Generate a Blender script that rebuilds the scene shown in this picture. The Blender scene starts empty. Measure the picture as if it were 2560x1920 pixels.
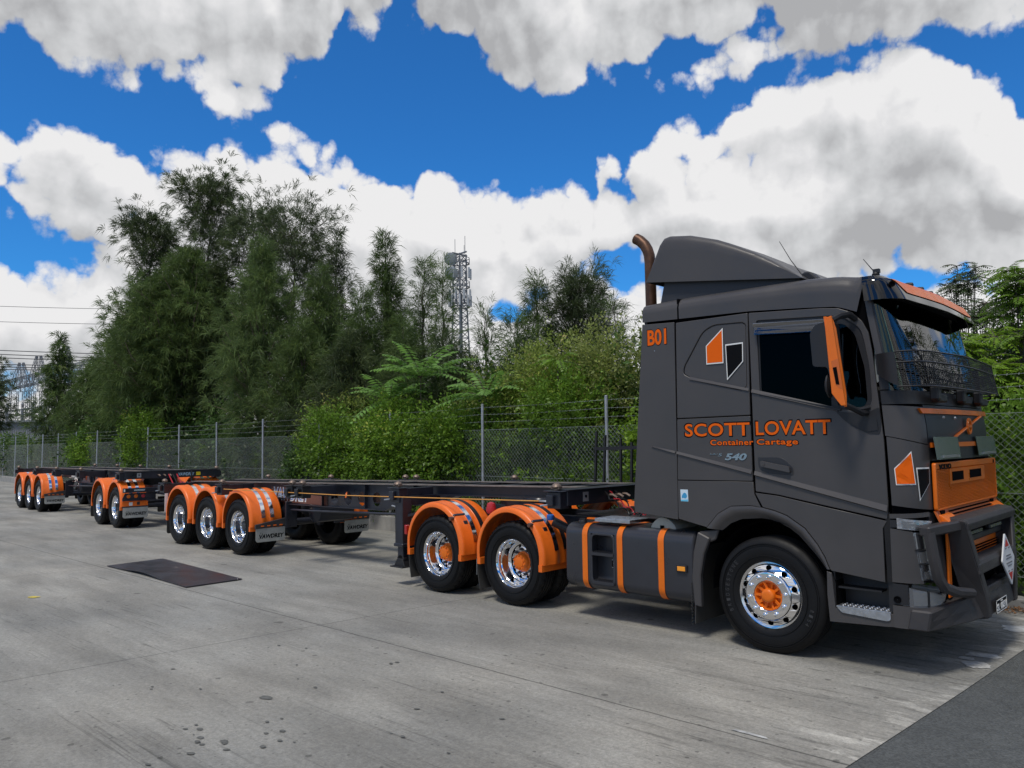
import bpy, bmesh, math, random
import numpy as np
from mathutils import Vector, Matrix, Euler
from math import sin, cos, pi, radians
scene = bpy.context.scene
COL = scene.collection

# ------------------------------------------------------------------ camera
CAMP = (3.3864, -6.968, 1.9575)
F_PX, YAW, PITCH, ROLL = 1973.16, radians(133.36459), radians(4.24816), radians(-0.79266)
_f = Vector((cos(PITCH)*cos(YAW), cos(PITCH)*sin(YAW), sin(PITCH)))
_r = Vector((sin(YAW), -cos(YAW), 0.0)); _u = _r.cross(_f)
RGT = _r*cos(ROLL) + _u*sin(ROLL); UPV = -_r*sin(ROLL) + _u*cos(ROLL); FWD = _f
cam_d = bpy.data.cameras.new('camera'); cam = bpy.data.objects.new('camera', cam_d); COL.objects.link(cam)
cam.matrix_world = Matrix(((RGT.x, UPV.x, -FWD.x, CAMP[0]), (RGT.y, UPV.y, -FWD.y, CAMP[1]), (RGT.z, UPV.z, -FWD.z, CAMP[2]), (0, 0, 0, 1)))
cam_d.sensor_width = 36.0; cam_d.lens = F_PX/2560*36.0
cam_d.clip_start = 0.05; cam_d.clip_end = 5000
scene.camera = cam

def ground_at(u, depth):
    """ground position of a thing standing `depth` metres off in the direction of column u"""
    d = FWD + RGT*((u-1280)/F_PX)
    h = Vector((d.x, d.y)); k = depth
    return (CAMP[0]+d.x*k, CAMP[1]+d.y*k)
def height_at(v, depth):
    return CAMP[2] + depth*(1107-v)/F_PX*1.0

# ------------------------------------------------------------------ light
scene.view_settings.view_transform = 'Standard'; scene.view_settings.look = 'None'
scene.view_settings.gamma = 1.0; scene.view_settings.exposure = 0.1
SUN_EL, SUN_AZ = radians(62), radians(-78)      # azimuth measured from +X towards +Y
sun_d = bpy.data.lights.new('sun', 'SUN'); sun = bpy.data.objects.new('sun', sun_d); COL.objects.link(sun)
sun_d.energy = 2.3; sun_d.angle = radians(12); sun_d.color = (1.0, 0.94, 0.84)
sdir = Vector((cos(SUN_EL)*cos(SUN_AZ), cos(SUN_EL)*sin(SUN_AZ), sin(SUN_EL)))
sun.rotation_euler = sdir.to_track_quat('Z', 'Y').to_euler()
sun['label'] = 'sun'

world = bpy.data.worlds.new('World'); scene.world = world; world.use_nodes = True
def sky_dir(u, v):
    d = (FWD + RGT*((u-1280)/F_PX) - UPV*((v-960)/F_PX)).normalized()
    return -math.atan2(d.y, d.x), math.asin(d.z)
A0, A1, EMAX = -YAW-.85, -YAW+.85, 1.0
def cloud_group(name, fine):
    g = bpy.data.node_groups.new(name, 'ShaderNodeTree')
    g.interface.new_socket('Vector', in_out='INPUT', socket_type='NodeSocketVector')
    g.interface.new_socket('Density', in_out='OUTPUT', socket_type='NodeSocketFloat')
    gi = g.nodes.new('NodeGroupInput'); go = g.nodes.new('NodeGroupOutput'); gl = g.links
    def new(t): return g.nodes.new(t)
    def M(op, a, b=None, c=None):
        n = new('ShaderNodeMath'); n.operation = op
        for i, x in enumerate((a, b, c)):
            if x is None: continue
            if isinstance(x, (int, float)): n.inputs[i].default_value = x
            else: gl.new(x, n.inputs[i])
        return n.outputs[0]
    nz = new('ShaderNodeTexNoise'); nz.noise_dimensions = '2D'; nz.inputs['Scale'].default_value = 9.0; nz.inputs['Detail'].default_value = 5.0 if fine else 2.0
    nz.inputs['Roughness'].default_value = 0.6; gl.new(gi.outputs[0], nz.inputs['Vector'])
    wv = new('ShaderNodeVectorMath'); wv.operation = 'SUBTRACT'; gl.new(nz.outputs['Color'], wv.inputs[0]); wv.inputs[1].default_value = (.5, .5, .5)
    wa = new('ShaderNodeVectorMath'); wa.operation = 'MULTIPLY_ADD'; gl.new(wv.outputs[0], wa.inputs[0]); wa.inputs[1].default_value = (.042, .030, 0); gl.new(gi.outputs[0], wa.inputs[2])
    sp = new('ShaderNodeSeparateXYZ'); gl.new(wa.outputs[0], sp.inputs[0])
    xn = new('ShaderNodeMapRange'); xn.inputs[1].default_value = A0; xn.inputs[2].default_value = A1; gl.new(sp.outputs[0], xn.inputs[0])
    el = sp.outputs[1]
    def curve(pts):
        n = new('ShaderNodeFloatCurve'); gl.new(xn.outputs[0], n.inputs['Value'])
        c = n.mapping.curves[0]; P = []
        for (u, v) in pts:
            a, e = sky_dir(u, v); P.append(((a-A0)/(A1-A0), min(max((e+.1)/EMAX, 0), 1)))
        P.sort()
        c.points[0].location = (0, P[0][1]); c.points[1].location = (1, P[-1][1])
        for p in P: c.points.new(*p)
        for q in c.points: q.handle_type = 'VECTOR'
        n.mapping.use_clip = False; n.mapping.update()
        return M('MULTIPLY_ADD', n.outputs[0], EMAX, -.1)
    up = M('SUBTRACT', el, curve(CL_UPPER))
    mid = M('MINIMUM', M('SUBTRACT', curve(CL_MIDTOP), el), M('SUBTRACT', el, curve(CL_MIDLOW)))
    low = M('SUBTRACT', curve(CL_LOW), el)
    cur = M('MAXIMUM', M('MAXIMUM', up, mid), low)
    cur = M('MINIMUM', cur, .075)
    def blob(u, v, ru, rv, rot):
        a, e = sky_dir(u, v); s = 1.0/F_PX*(1/(1+((u-1280)/F_PX)**2))**.75
        mp = new('ShaderNodeMapping'); mp.vector_type = 'TEXTURE'
        mp.inputs['Location'].default_value = (a, e, 0); mp.inputs['Rotation'].default_value = (0, 0, radians(-rot)); mp.inputs['Scale'].default_value = (ru*s, rv*s, 1e3)
        gl.new(wa.outputs[0], mp.inputs['Vector'])
        ln = new('ShaderNodeVectorMath'); ln.operation = 'LENGTH'; gl.new(mp.outputs[0], ln.inputs[0])
        k = min(ru, rv)*s
        return M('MULTIPLY_ADD', ln.outputs['Value'], -k, k)
    for b in CL_WISPS: cur = M('MAXIMUM', cur, blob(*b))
    for b in CL_HOLES: cur = M('MINIMUM', cur, M('MULTIPLY', blob(*b), -1.0))
    def vor(scale, amp):
        vr = new('ShaderNodeTexVoronoi'); vr.voronoi_dimensions = '2D'; vr.feature = 'F1'; vr.inputs['Scale'].default_value = scale
        gl.new(wa.outputs[0], vr.inputs['Vector'])
        d = vr.outputs['Distance']
        return M('MULTIPLY_ADD', M('MULTIPLY', d, d), -amp, amp*.25)
    s1 = M('ADD', cur, vor(17, .042))
    s1 = M('ADD', s1, vor(41, .020))
    if fine:
        s1 = M('ADD', s1, vor(93, .006))
    n2 = new('ShaderNodeTexNoise'); n2.noise_dimensions = '2D'; n2.inputs['Scale'].default_value = 22; n2.inputs['Detail'].default_value = 7 if fine else 3; n2.inputs['Roughness'].default_value = .62
    gl.new(gi.outputs[0], n2.inputs['Vector'])
    s1 = M('ADD', s1, M('MULTIPLY_ADD', n2.outputs[0], .036, -.012))
    back = new('ShaderNodeTexNoise'); back.noise_dimensions = '2D'; back.inputs['Scale'].default_value = 2.2; back.inputs['Detail'].default_value = 4
    gl.new(gi.outputs[0], back.inputs['Vector'])
    bk = M('MULTIPLY_ADD', back.outputs[0], .5, -.235)
    sep = new('ShaderNodeSeparateXYZ'); gl.new(gi.outputs[0], sep.inputs[0])
    da = M('ABSOLUTE', M('SUBTRACT', sep.outputs[0], -YAW))
    w1 = new('ShaderNodeMapRange'); w1.inputs[1].default_value = .70; w1.inputs[2].default_value = .82; gl.new(da, w1.inputs[0])
    w2 = new('ShaderNodeMapRange'); w2.inputs[1].default_value = .58; w2.inputs[2].default_value = .70; gl.new(sep.outputs[1], w2.inputs[0])
    mx = new('ShaderNodeMix'); gl.new(M('MAXIMUM', w1.outputs[0], w2.outputs[0]), mx.inputs[0]); gl.new(s1, mx.inputs[2]); gl.new(bk, mx.inputs[3])
    gl.new(mx.outputs[0], go.inputs[0])
    return g
def build_world():
    nt = world.node_tree; N = nt.nodes; Lk = nt.links; N.clear()
    out = N.new('ShaderNodeOutputWorld'); bg = N.new('ShaderNodeBackground'); Lk.new(bg.outputs[0], out.inputs[0])
    bg.inputs['Strength'].default_value = 0.1
    sky = N.new('ShaderNodeTexSky'); sky.sky_type = 'NISHITA'; sky.sun_disc = False
    sky.sun_elevation = SUN_EL; sky.sun_rotation = pi/2-SUN_AZ
    sky.air_density = 1.0; sky.dust_density = 0.3; sky.ozone_density = 3.0
    tint = N.new('ShaderNodeMix'); tint.data_type = 'RGBA'; tint.blend_type = 'MULTIPLY'; tint.inputs[0].default_value = 1.0
    Lk.new(sky.outputs[0], tint.inputs[6]); tint.inputs[7].default_value = SKY_TINT
    def W(op, a, b=None):
        n = N.new('ShaderNodeMath'); n.operation = op
        for i, x in enumerate((a, b)):
            if x is None: continue
            if isinstance(x, (int, float)): n.inputs[i].default_value = x
            else: Lk.new(x, n.inputs[i])
        return n.outputs[0]
    tc = N.new('ShaderNodeTexCoord'); sp = N.new('ShaderNodeSeparateXYZ'); Lk.new(tc.outputs['Generated'], sp.inputs[0])
    az = W('MULTIPLY', W('ARCTAN2', sp.outputs[1], sp.outputs[0]), -1.0); el = W('ARCSINE', sp.outputs[2])
    ga = cloud_group('cloud_density', True); gb = cloud_group('cloud_density_coarse', False)
    def dens(g, off):
        cb = N.new('ShaderNodeCombineXYZ'); Lk.new(W('ADD', az, off[0]), cb.inputs[0]); Lk.new(W('ADD', el, off[1]), cb.inputs[1])
        gn = N.new('ShaderNodeGroup'); gn.node_tree = g; Lk.new(cb.outputs[0], gn.inputs[0]); return gn.outputs[0]
    d0 = dens(ga, (0, 0)); d1 = dens(ga, (.008, .020)); c0 = dens(gb, (0, 0)); c1 = dens(gb, (.010, .030)); d2 = dens(gb, (.015, .060))
    mask = N.new('ShaderNodeMapRange'); mask.interpolation_type = 'SMOOTHSTEP'; mask.inputs[1].default_value = -.003; mask.inputs[2].default_value = .012; Lk.new(d0, mask.inputs[0])
    occ = W('ADD', W('MULTIPLY', W('MAXIMUM', d1, 0.0), 1.2), W('MULTIPLY', W('MAXIMUM', d2, 0.0), 4.2))
    rel = W('ADD', W('MULTIPLY', W('SUBTRACT', d1, d0), 10.0), W('MULTIPLY', W('SUBTRACT', c1, c0), 8.0))
    cb = N.new('ShaderNodeCombineXYZ'); Lk.new(az, cb.inputs[0]); Lk.new(el, cb.inputs[1])
    sm = N.new('ShaderNodeTexNoise'); sm.noise_dimensions = '2D'; sm.inputs['Scale'].default_value = 5.0; sm.inputs['Detail'].default_value = 7; sm.inputs['Roughness'].default_value = .58; Lk.new(cb.outputs[0], sm.inputs['Vector'])
    sh = W('ADD', W('ADD', occ, rel), W('MULTIPLY', W('SUBTRACT', sm.outputs[0], .5), 2.2))
    sh = W('ADD', W('MULTIPLY', sh, .74), .12)
    cr = N.new('ShaderNodeValToRGB'); Lk.new(sh, cr.inputs[0])
    e = cr.color_ramp.elements; e[0].position = 0.0; e[0].color = (.95, .945, .95, 1); e[1].position = 1.0; e[1].color = (.47, .475, .49, 1)
    for p, c in ((.22, (.84, .84, .855, 1)), (.55, (.69, .70, .715, 1))):
        x = e.new(p); x.color = c
    sc = N.new('ShaderNodeVectorMath'); sc.operation = 'SCALE'; sc.inputs['Scale'].default_value = CLOUD_GAIN; Lk.new(cr.outputs[0], sc.inputs[0])
    mix = N.new('ShaderNodeMix'); mix.data_type = 'RGBA'; Lk.new(mask.outputs[0], mix.inputs[0]); Lk.new(tint.outputs[2], mix.inputs[6]); Lk.new(sc.outputs[0], mix.inputs[7])
    Lk.new(mix.outputs[2], bg.inputs['Color'])
    world.cycles.sampling_method = 'MANUAL'; world.cycles.sample_map_resolution = 512
SKY_TINT = (.20, .74, 1.28, 1)
CLOUD_GAIN = 8.3
# outlines of the cloud banks: (column, row) of the edge
CL_UPPER = [(-300,40),(0,78),(145,133),(278,172),(463,191),(613,212),(689,203),(712,140),(810,130),(845,60),(862,-30),(880,20),(960,25),(1000,-20),(1045,-30),(1060,35),(1082,60),(1180,70),(1196,130),(1280,174),(1355,205),(1419,214),(1471,168),(1627,139),(1743,110),(1830,60),(1890,25),(1940,35),(1985,100),(2060,130),(2120,95),(2250,75),(2350,80),(2450,50),(2560,20),(2800,60)]
CL_MIDTOP = [(-300,300),(0,325),(140,348),(250,360),(300,395),(460,418),(550,385),(640,408),(740,418),(780,440),(860,420),(900,455),(1000,492),(1045,462),(1100,450),(1150,470),(1185,505),(1230,500),(1275,505),(1312,540),(1340,500),(1400,495),(1478,520),(1495,440),(1530,415),(1560,470),(1590,400),(1640,365),(1700,340),(1800,325),(1850,270),(1940,215),(2060,180),(2100,150),(2230,130),(2330,150),(2400,190),(2500,240),(2560,300),(2800,400)]
CL_MIDLOW = [(-300,520),(-40,470),(0,480),(40,520),(80,545),(200,577),(245,585),(262,640),(290,690),(315,740),(340,1280),(700,1300),(1300,1300),(2000,1300),(2800,1300)]
CL_LOW = [(-300,700),(0,685),(100,690),(140,708),(215,680),(228,625),(250,612),(290,630),(340,760),(400,1280),(800,1300),(2000,1300),(2800,1300)]
CL_WISPS = [(578,246,105,30,28), (966,78,44,20,8), (787,398,22,20,20), (1860,130,80,24,-20)]
CL_HOLES = [(1560,690,120,38,-5), (2290,690,150,30,5), (1815,388,45,14,0), (1545,475,30,16,0), (1262,765,45,40,0), (60,450,60,12,15), (190,925,90,20,0), (1660,740,60,30,0)]
build_world()
# ------------------------------------------------------------------ helpers
random.seed(7); RNG = np.random.default_rng(11)
def link(o, parent=None):
    COL.objects.link(o)
    if parent is not None: o.parent = parent
    return o
def tag(o, label=None, cat=None, group=None, kind=None):
    if label: o['label'] = label
    if cat: o['category'] = cat
    if group: o['group'] = group
    if kind: o['kind'] = kind
    return o
def empty(name, loc=(0, 0, 0), rz=0, label=None, cat=None, group=None):
    o = bpy.data.objects.new(name, None); o.empty_display_size = .2; COL.objects.link(o)
    o.location = loc; o.rotation_euler = (0, 0, rz); return tag(o, label, cat, group)
def copy_tree(o, parent=None):
    c = o.copy(); COL.objects.link(c)
    if parent is not None: c.parent = parent
    for ch in [x for x in list(bpy.data.objects) if x.parent == o]: copy_tree(ch, c)
    return c

class MB:
    """collects faces and links them as one mesh object"""
    def __init__(s): s.v = []; s.f = []; s.m = []; s.sm = []
    def add(s, verts, faces, mi=0, smooth=False):
        b = len(s.v); s.v += [tuple(p) for p in verts]
        for f in faces: s.f.append([b+i for i in f]); s.m.append(mi); s.sm.append(smooth)
    def box(s, c, size, rot=None, mi=0):
        hx, hy, hz = [k/2 for k in size]
        P = [Vector((x, y, z)) for z in (-hz, hz) for y in (-hy, hy) for x in (-hx, hx)]
        if rot: R = Euler(rot).to_matrix(); P = [R @ p for p in P]
        s.add([p+Vector(c) for p in P], [(0, 2, 3, 1), (4, 5, 7, 6), (0, 1, 5, 4), (2, 6, 7, 3), (0, 4, 6, 2), (1, 3, 7, 5)], mi)
        return s
    def bb(s, x0, x1, y0, y1, z0, z1, mi=0): return s.box(((x0+x1)/2, (y0+y1)/2, (z0+z1)/2), (abs(x1-x0), abs(y1-y0), abs(z1-z0)), None, mi)
    def beam(s, a, b, w, h, mi=0, up=(0, 0, 1)):
        a = Vector(a); b = Vector(b); d = (b-a).normalized(); U = Vector(up)
        if abs(d.dot(U)) > .99: U = Vector((1, 0, 0))
        sd = d.cross(U).normalized(); U = sd.cross(d)
        P = []
        for p in (a, b):
            for (i, j) in ((-1, -1), (1, -1), (1, 1), (-1, 1)): P.append(p+sd*(i*w/2)+U*(j*h/2))
        s.add(P, [(0, 1, 2, 3), (7, 6, 5, 4), (0, 4, 5, 1), (1, 5, 6, 2), (2, 6, 7, 3), (3, 7, 4, 0)], mi); return s
    def tube(s, pts, r, n=10, mi=0, caps=True):
        pts = [Vector(p) for p in pts]; rs = r if isinstance(r, (list, tuple)) else [r]*len(pts)
        d0 = (pts[1]-pts[0]).normalized(); U = Vector((0, 0, 1)) if abs(d0.z) < .9 else Vector((1, 0, 0))
        V = []; 
        for i, p in enumerate(pts):
            d = (pts[min(i+1, len(pts)-1)]-pts[max(i-1, 0)]).normalized()
            sd = d.cross(U)
            if sd.length < 1e-4: sd = d.orthogonal()
            sd.normalize(); U2 = sd.cross(d).normalized(); U = U2
            for k in range(n):
                a = 2*pi*k/n; V.append(p+(sd*cos(a)+U2*sin(a))*rs[i])
        F = [(i*n+k, i*n+(k+1) % n, (i+1)*n+(k+1) % n, (i+1)*n+k) for i in range(len(pts)-1) for k in range(n)]
        s.add(V, F, mi, True)
        if caps: s.add(V[:n], [tuple(range(n))[::-1]], mi); s.add(V[-n:], [tuple(range(n))], mi)
        return s
    def lathe(s, prof, c, axis='y', n=48, mi=0, a0=0, a1=2*pi, smooth=True, sharp=()):
        """prof: (radius, along) pairs"""
        full = abs(a1-a0-2*pi) < 1e-6; m = n if full else n+1
        V = []
        for (r, h) in prof:
            for k in range(m):
                a = a0+(a1-a0)*k/n; x, z = r*cos(a), r*sin(a)
                if axis == 'y': V.append((c[0]+x, c[1]+h, c[2]+z))
                elif axis == 'z': V.append((c[0]+x, c[1]+z, c[2]+h))
                else: V.append((c[0]+h, c[1]+x, c[2]+z))
        F = []
        for i in range(len(prof)-1):
            for k in range(n):
                k2 = (k+1) % m if full else k+1
                F.append((i*m+k, i*m+k2, (i+1)*m+k2, (i+1)*m+k))
        s.add(V, F, mi, smooth); return s
    def grid(s, fn, nu, nv, mi=0, smooth=True):
        V = [fn(i/nu, j/nv) for i in range(nu+1) for j in range(nv+1)]
        F = [(i*(nv+1)+j, (i+1)*(nv+1)+j, (i+1)*(nv+1)+j+1, i*(nv+1)+j+1) for i in range(nu) for j in range(nv)]
        s.add(V, F, mi, smooth); return s
    def slab(s, fn, nu, nv, mi=0, smooth=True):
        """fn(u, v, side) side 0 outer, 1 inner; closed slab"""
        A = [fn(i/nu, j/nv, 0) for i in range(nu+1) for j in range(nv+1)]; B = [fn(i/nu, j/nv, 1) for i in range(nu+1) for j in range(nv+1)]
        q = lambda i, j: i*(nv+1)+j
        F = [(q(i, j), q(i+1, j), q(i+1, j+1), q(i, j+1)) for i in range(nu) for j in range(nv)]
        s.add(A, F, mi, smooth); s.add(B, [f[::-1] for f in F], mi, smooth)
        E = [q(i, 0) for i in range(nu+1)]+[q(nu, j) for j in range(1, nv+1)]+[q(i, nv) for i in range(nu-1, -1, -1)]+[q(0, j) for j in range(nv-1, 0, -1)]
        n = len(E); V = [A[e] for e in E]+[B[e] for e in E]
        s.add(V, [(k, n+k, n+(k+1) % n, (k+1) % n) for k in range(n)], mi, False); return s
    def prism(s, poly, ax, a, b, mi=0):
        """extrude a polygon given in the plane normal to ax ('y': (x,z), 'x': (y,z), 'z': (x,y)) from a to b"""
        P = lambda p, h: {'y': (p[0], h, p[1]), 'x': (h, p[0], p[1]), 'z': (p[0], p[1], h)}[ax]
        n = len(poly); V = [P(p, a) for p in poly]+[P(p, b) for p in poly]
        s.add(V, [tuple(range(n)), tuple(range(2*n-1, n-1, -1))]+[(k, k+n, (k+1) % n+n, (k+1) % n) for k in range(n)], mi); return s
    def build(s, name, mats, parent=None, bevel=0, label=None, cat=None, group=None, kind=None, loc=None, seg=1, weld=True):
        me = bpy.data.meshes.new(name); me.from_pydata(s.v, [], s.f)
        mats = mats if isinstance(mats, (list, tuple)) else [mats]
        for m in mats: me.materials.append(m)
        me.polygons.foreach_set('material_index', s.m); me.polygons.foreach_set('use_smooth', s.sm)
        bm = bmesh.new(); bm.from_mesh(me)
        if weld: bmesh.ops.remove_doubles(bm, verts=bm.verts, dist=1e-5)
        bmesh.ops.recalc_face_normals(bm, faces=bm.faces)
        if bevel:
            E = [e for e in bm.edges if len(e.link_faces) == 2 and e.calc_face_angle(0) > radians(28) and e.calc_length() > bevel*2.2]
            bmesh.ops.bevel(bm, geom=E, offset=bevel, segments=seg, affect='EDGES', clamp_overlap=True, profile=.6)
        for e in bm.edges:
            if len(e.link_faces) == 2 and e.calc_face_angle(0) > radians(38): e.smooth = False
        bm.to_mesh(me); bm.free(); me.update()
        o = bpy.data.objects.new(name, me); link(o, parent)
        if loc: o.location = loc
        return tag(o, label, cat, group, kind)

def curve_mesh(loops, ext, bev=0, res=8):
    cu = bpy.data.curves.new('tmp', 'CURVE'); cu.dimensions = '2D'; cu.fill_mode = 'BOTH'; cu.extrude = max(ext/2-bev, 0); cu.bevel_depth = bev; cu.bevel_resolution = 1; cu.offset = -bev
    for L in loops:
        sp = cu.splines.new('POLY'); sp.points.add(len(L)-1)
        for i, p in enumerate(L): sp.points[i].co = (p[0], p[1], 0, 1)
        sp.use_cyclic_u = True
    ob = bpy.data.objects.new('tmp', cu); me = bpy.data.meshes.new_from_object(ob); bpy.data.objects.remove(ob); bpy.data.curves.remove(cu)
    return me
def rounded(pts, r, n=5):
    """round every corner of a polygon; r a number or per-corner list"""
    out = []; N = len(pts)
    for i in range(N):
        p = Vector(pts[i]); a = Vector(pts[i-1])-p; b = Vector(pts[(i+1) % N])-p
        rr = r[i] if isinstance(r, (list, tuple)) else r
        rr = min(rr, a.length*.45, b.length*.45)
        if rr < 1e-4: out.append(tuple(p)); continue
        p0 = p+a.normalized()*rr; p1 = p+b.normalized()*rr
        for k in range(n+1):
            t = k/n; q = p0*(1-t)**2+p*2*t*(1-t)+p1*t*t; out.append((q.x, q.y))
    return out
def plate(name, loops, y, thick, mat, parent=None, bev=.003, axis='y', warp=None, **kw):
    """flat plate: loops in (x,z); its outer face looks towards -Y at y"""
    me = curve_mesh(loops, thick, bev); n = len(me.vertices); co = np.empty(n*3); me.vertices.foreach_get('co', co); co = co.reshape(-1, 3)
    z = co[:, 2]-thick/2
    if axis == 'y': q = np.stack([co[:, 0], y-z, co[:, 1]], 1)
    elif axis == 'x': q = np.stack([y+z, co[:, 0], co[:, 1]], 1)      # faces +X, loops in (y,z)
    else: q = np.stack([co[:, 0], co[:, 1], y+z], 1)
    if warp: q = np.array([warp(*p) for p in q])
    me.vertices.foreach_set('co', q.ravel()); me.materials.clear(); me.materials.append(mat); me.update(); me.name = name
    o = bpy.data.objects.new(name, me); link(o, parent); return tag(o, **kw)
def text(name, s, box, mp, mat, parent=None, off=0, ext=.002, shear=0, space=1.0, **kw):
    """lettering fitted to box (x0,z0,x1,z1); mp maps (x, z, depth) to a place"""
    cu = bpy.data.curves.new('tmp', 'FONT'); cu.body = s; cu.size = 1; cu.extrude = 0; cu.offset = 0; cu.shear = shear; cu.space_character = space; cu.resolution_u = 4
    ob = bpy.data.objects.new('tmp', cu); me = bpy.data.meshes.new_from_object(ob); n = len(me.vertices); co = np.empty(n*3); me.vertices.foreach_get('co', co); co = co.reshape(-1, 3)
    mn, mx_ = co.min(0), co.max(0)
    h = (box[3]-box[1])/(mx_[1]-mn[1]); cu.offset = off/h; cu.extrude = ext/h
    bpy.data.meshes.remove(me); me = bpy.data.meshes.new_from_object(ob); bpy.data.objects.remove(ob); bpy.data.curves.remove(cu)
    n = len(me.vertices); co = np.empty(n*3); me.vertices.foreach_get('co', co); co = co.reshape(-1, 3)
    X = box[0]+(co[:, 0]-mn[0])/(mx_[0]-mn[0])*(box[2]-box[0]); Z = box[1]+(co[:, 1]-mn[1])/(mx_[1]-mn[1])*(box[3]-box[1])
    q = np.array([mp(a, b, c) for a, b, c in zip(X, Z, co[:, 2]*h)])
    me.vertices.foreach_set('co', q.ravel()); me.materials.clear(); me.materials.append(mat); me.update(); me.name = name
    o = bpy.data.objects.new(name, me); link(o, parent); return tag(o, **kw)
def boolean(o, cutters):
    for c in cutters:
        m = o.modifiers.new('b', 'BOOLEAN'); m.operation = 'DIFFERENCE'; m.object = c; m.solver = 'EXACT'
    bpy.context.view_layer.update(); dg = bpy.context.evaluated_depsgraph_get()
    me = bpy.data.meshes.new_from_object(o.evaluated_get(dg)); o.modifiers.clear(); o.data = me
    for c in cutters: bpy.data.objects.remove(c)

# ------------------------------------------------------------------ materials
def mat(name, col, rough=.5, metal=0, spec=.5, bump=0, bscale=80, var=0, vscale=3, coat=0, emit=None, objvar=True, dirt=0):
    m = bpy.data.materials.new(name); m.use_nodes = True; nt = m.node_tree; b = nt.nodes['Principled BSDF']
    b.inputs['Base Color'].default_value = (*col, 1); b.inputs['Roughness'].default_value = rough; b.inputs['Metallic'].default_value = metal
    b.inputs['Specular IOR Level'].default_value = spec; b.inputs['Coat Weight'].default_value = coat; b.inputs['Coat Roughness'].default_value = .08
    tc = nt.nodes.new('ShaderNodeTexCoord')
    if var or dirt:
        n = nt.nodes.new('ShaderNodeTexNoise'); n.inputs['Scale'].default_value = vscale; n.inputs['Detail'].default_value = 8; n.inputs['Roughness'].default_value = .65
        nt.links.new(tc.outputs['Object'], n.inputs['Vector'])
        r = nt.nodes.new('ShaderNodeMapRange'); nt.links.new(n.outputs[0], r.inputs[0]); r.inputs[1].default_value = .3; r.inputs[2].default_value = .7; r.inputs[3].default_value = 1-var; r.inputs[4].default_value = 1+var
        x = nt.nodes.new('ShaderNodeVectorMath'); x.operation = 'SCALE'; x.inputs[0].default_value = col; nt.links.new(r.outputs[0], x.inputs['Scale'])
        nt.links.new(x.outputs[0], b.inputs['Base Color'])
        r2 = nt.nodes.new('ShaderNodeMapRange'); nt.links.new(n.outputs[0], r2.inputs[0]); r2.inputs[1].default_value = .3; r2.inputs[2].default_value = .7; r2.inputs[3].default_value = max(rough-.1, .02); r2.inputs[4].default_value = min(rough+.12, 1)
        if not (metal and rough < .15): nt.links.new(r2.outputs[0], b.inputs['Roughness'])
    if bump:
        n = nt.nodes.new('ShaderNodeTexNoise'); n.inputs['Scale'].default_value = bscale; n.inputs['Detail'].default_value = 5
        nt.links.new(tc.outputs['Object'], n.inputs['Vector']); bp = nt.nodes.new('ShaderNodeBump'); bp.inputs['Strength'].default_value = bump; bp.inputs['Distance'].default_value = .01
        nt.links.new(n.outputs[0], bp.inputs['Height']); nt.links.new(bp.outputs[0], b.inputs['Normal'])
    if emit: b.inputs['Emission Color'].default_value = (*emit, 1); b.inputs['Emission Strength'].default_value = 1
    return m
GREY = mat('satin_grey_paint', (.060, .056, .056), .40, .1, .45, var=.09, vscale=1.3, bump=.02, bscale=500)
GREYTOP = GREY
SWAGE = mat('swage_paint', (.058, .054, .055), .34, .15, .5)
DARK = mat('dark_void', (.003, .003, .004), .9, spec=.05)
TRIM = mat('black_trim', (.010, .010, .012), .5, var=.1)
GLOSSB = mat('gloss_black', (.004, .005, .008), .06, 0, .6)
BAR = mat('bullbar_paint', (.038, .035, .036), .5, .1, .5, bump=.18, bscale=400, var=.18, vscale=6)
ORP = mat('orange_paint', (.72, .150, .008), .36, 0, .35, coat=.08, var=.07, vscale=4)
ORG = mat('orange_plastic', (.80, .150, .012), .38, 0, .45, var=.07, vscale=5)
ORD = mat('orange_decal', (.74, .115, .003), .55, spec=.15)
WHITE = mat('white_decal', (.72, .72, .70), .4); BLK = mat('black_decal', (.002, .002, .003), .6, spec=.12)
RUB = mat('tyre_rubber', (.0035, .0035, .004), .55, 0, .28, bump=.12, bscale=90, var=.25, vscale=7)
RUBL = mat('tyre_lettering', (.035, .035, .037), .5)
FLAPB = mat('black_rubber_flap', (.030, .029, .027), .75, var=.2)
FLAPW = mat('worn_white_flap', (.33, .33, .30), .6, var=.22, vscale=7)
CHR = mat('polished_alloy', (.82, .82, .83), .07, 1, var=.05)
DCHR = mat('dark_hub', (.10, .10, .11), .3, .9)
ALU = mat('checker_alloy', (.45, .46, .48), .35, .9, var=.15, vscale=20)
STEEL = mat('galvanised_steel', (.36, .38, .40), .5, .6, var=.15, vscale=9)
FRAME = mat('chassis_paint', (.018, .020, .029), .34, .1, .55, var=.3, vscale=3)
FRAMET = mat('lit_beam_top', (.20, .17, .155), .45, .3, var=.35, vscale=10)  # paler colour paints skylight onto the top flanges of the beams
BROWN = mat('dusty_chassis_paint', (.040, .024, .022), .5, 0, .4, var=.4, vscale=2)
STRIPM = mat('stripe_alloy', (.78, .80, .82), .16, 1, var=.04)
RUST = mat('heat_rusted_pipe', (.085, .042, .024), .42, .6, var=.55, vscale=7)
CAST = mat('worn_casting', (.20, .15, .12), .5, .6, var=.4, vscale=30)
LENS = None
AMBER = mat('amber_lens', (.9, .33, .02), .15, coat=.8); REDL = mat('red_lens', (.35, .01, .01), .15, coat=.8); CLR = mat('clear_lens', (.45, .47, .50), .06, .85, bump=.15, bscale=40)
BLUE = mat('blue_cap', (.02, .12, .45), .4); REDC = mat('red_cover', (.42, .02, .03), .45)
CREAM = mat('cream_plastic', (.42, .40, .33), .4)
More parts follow.
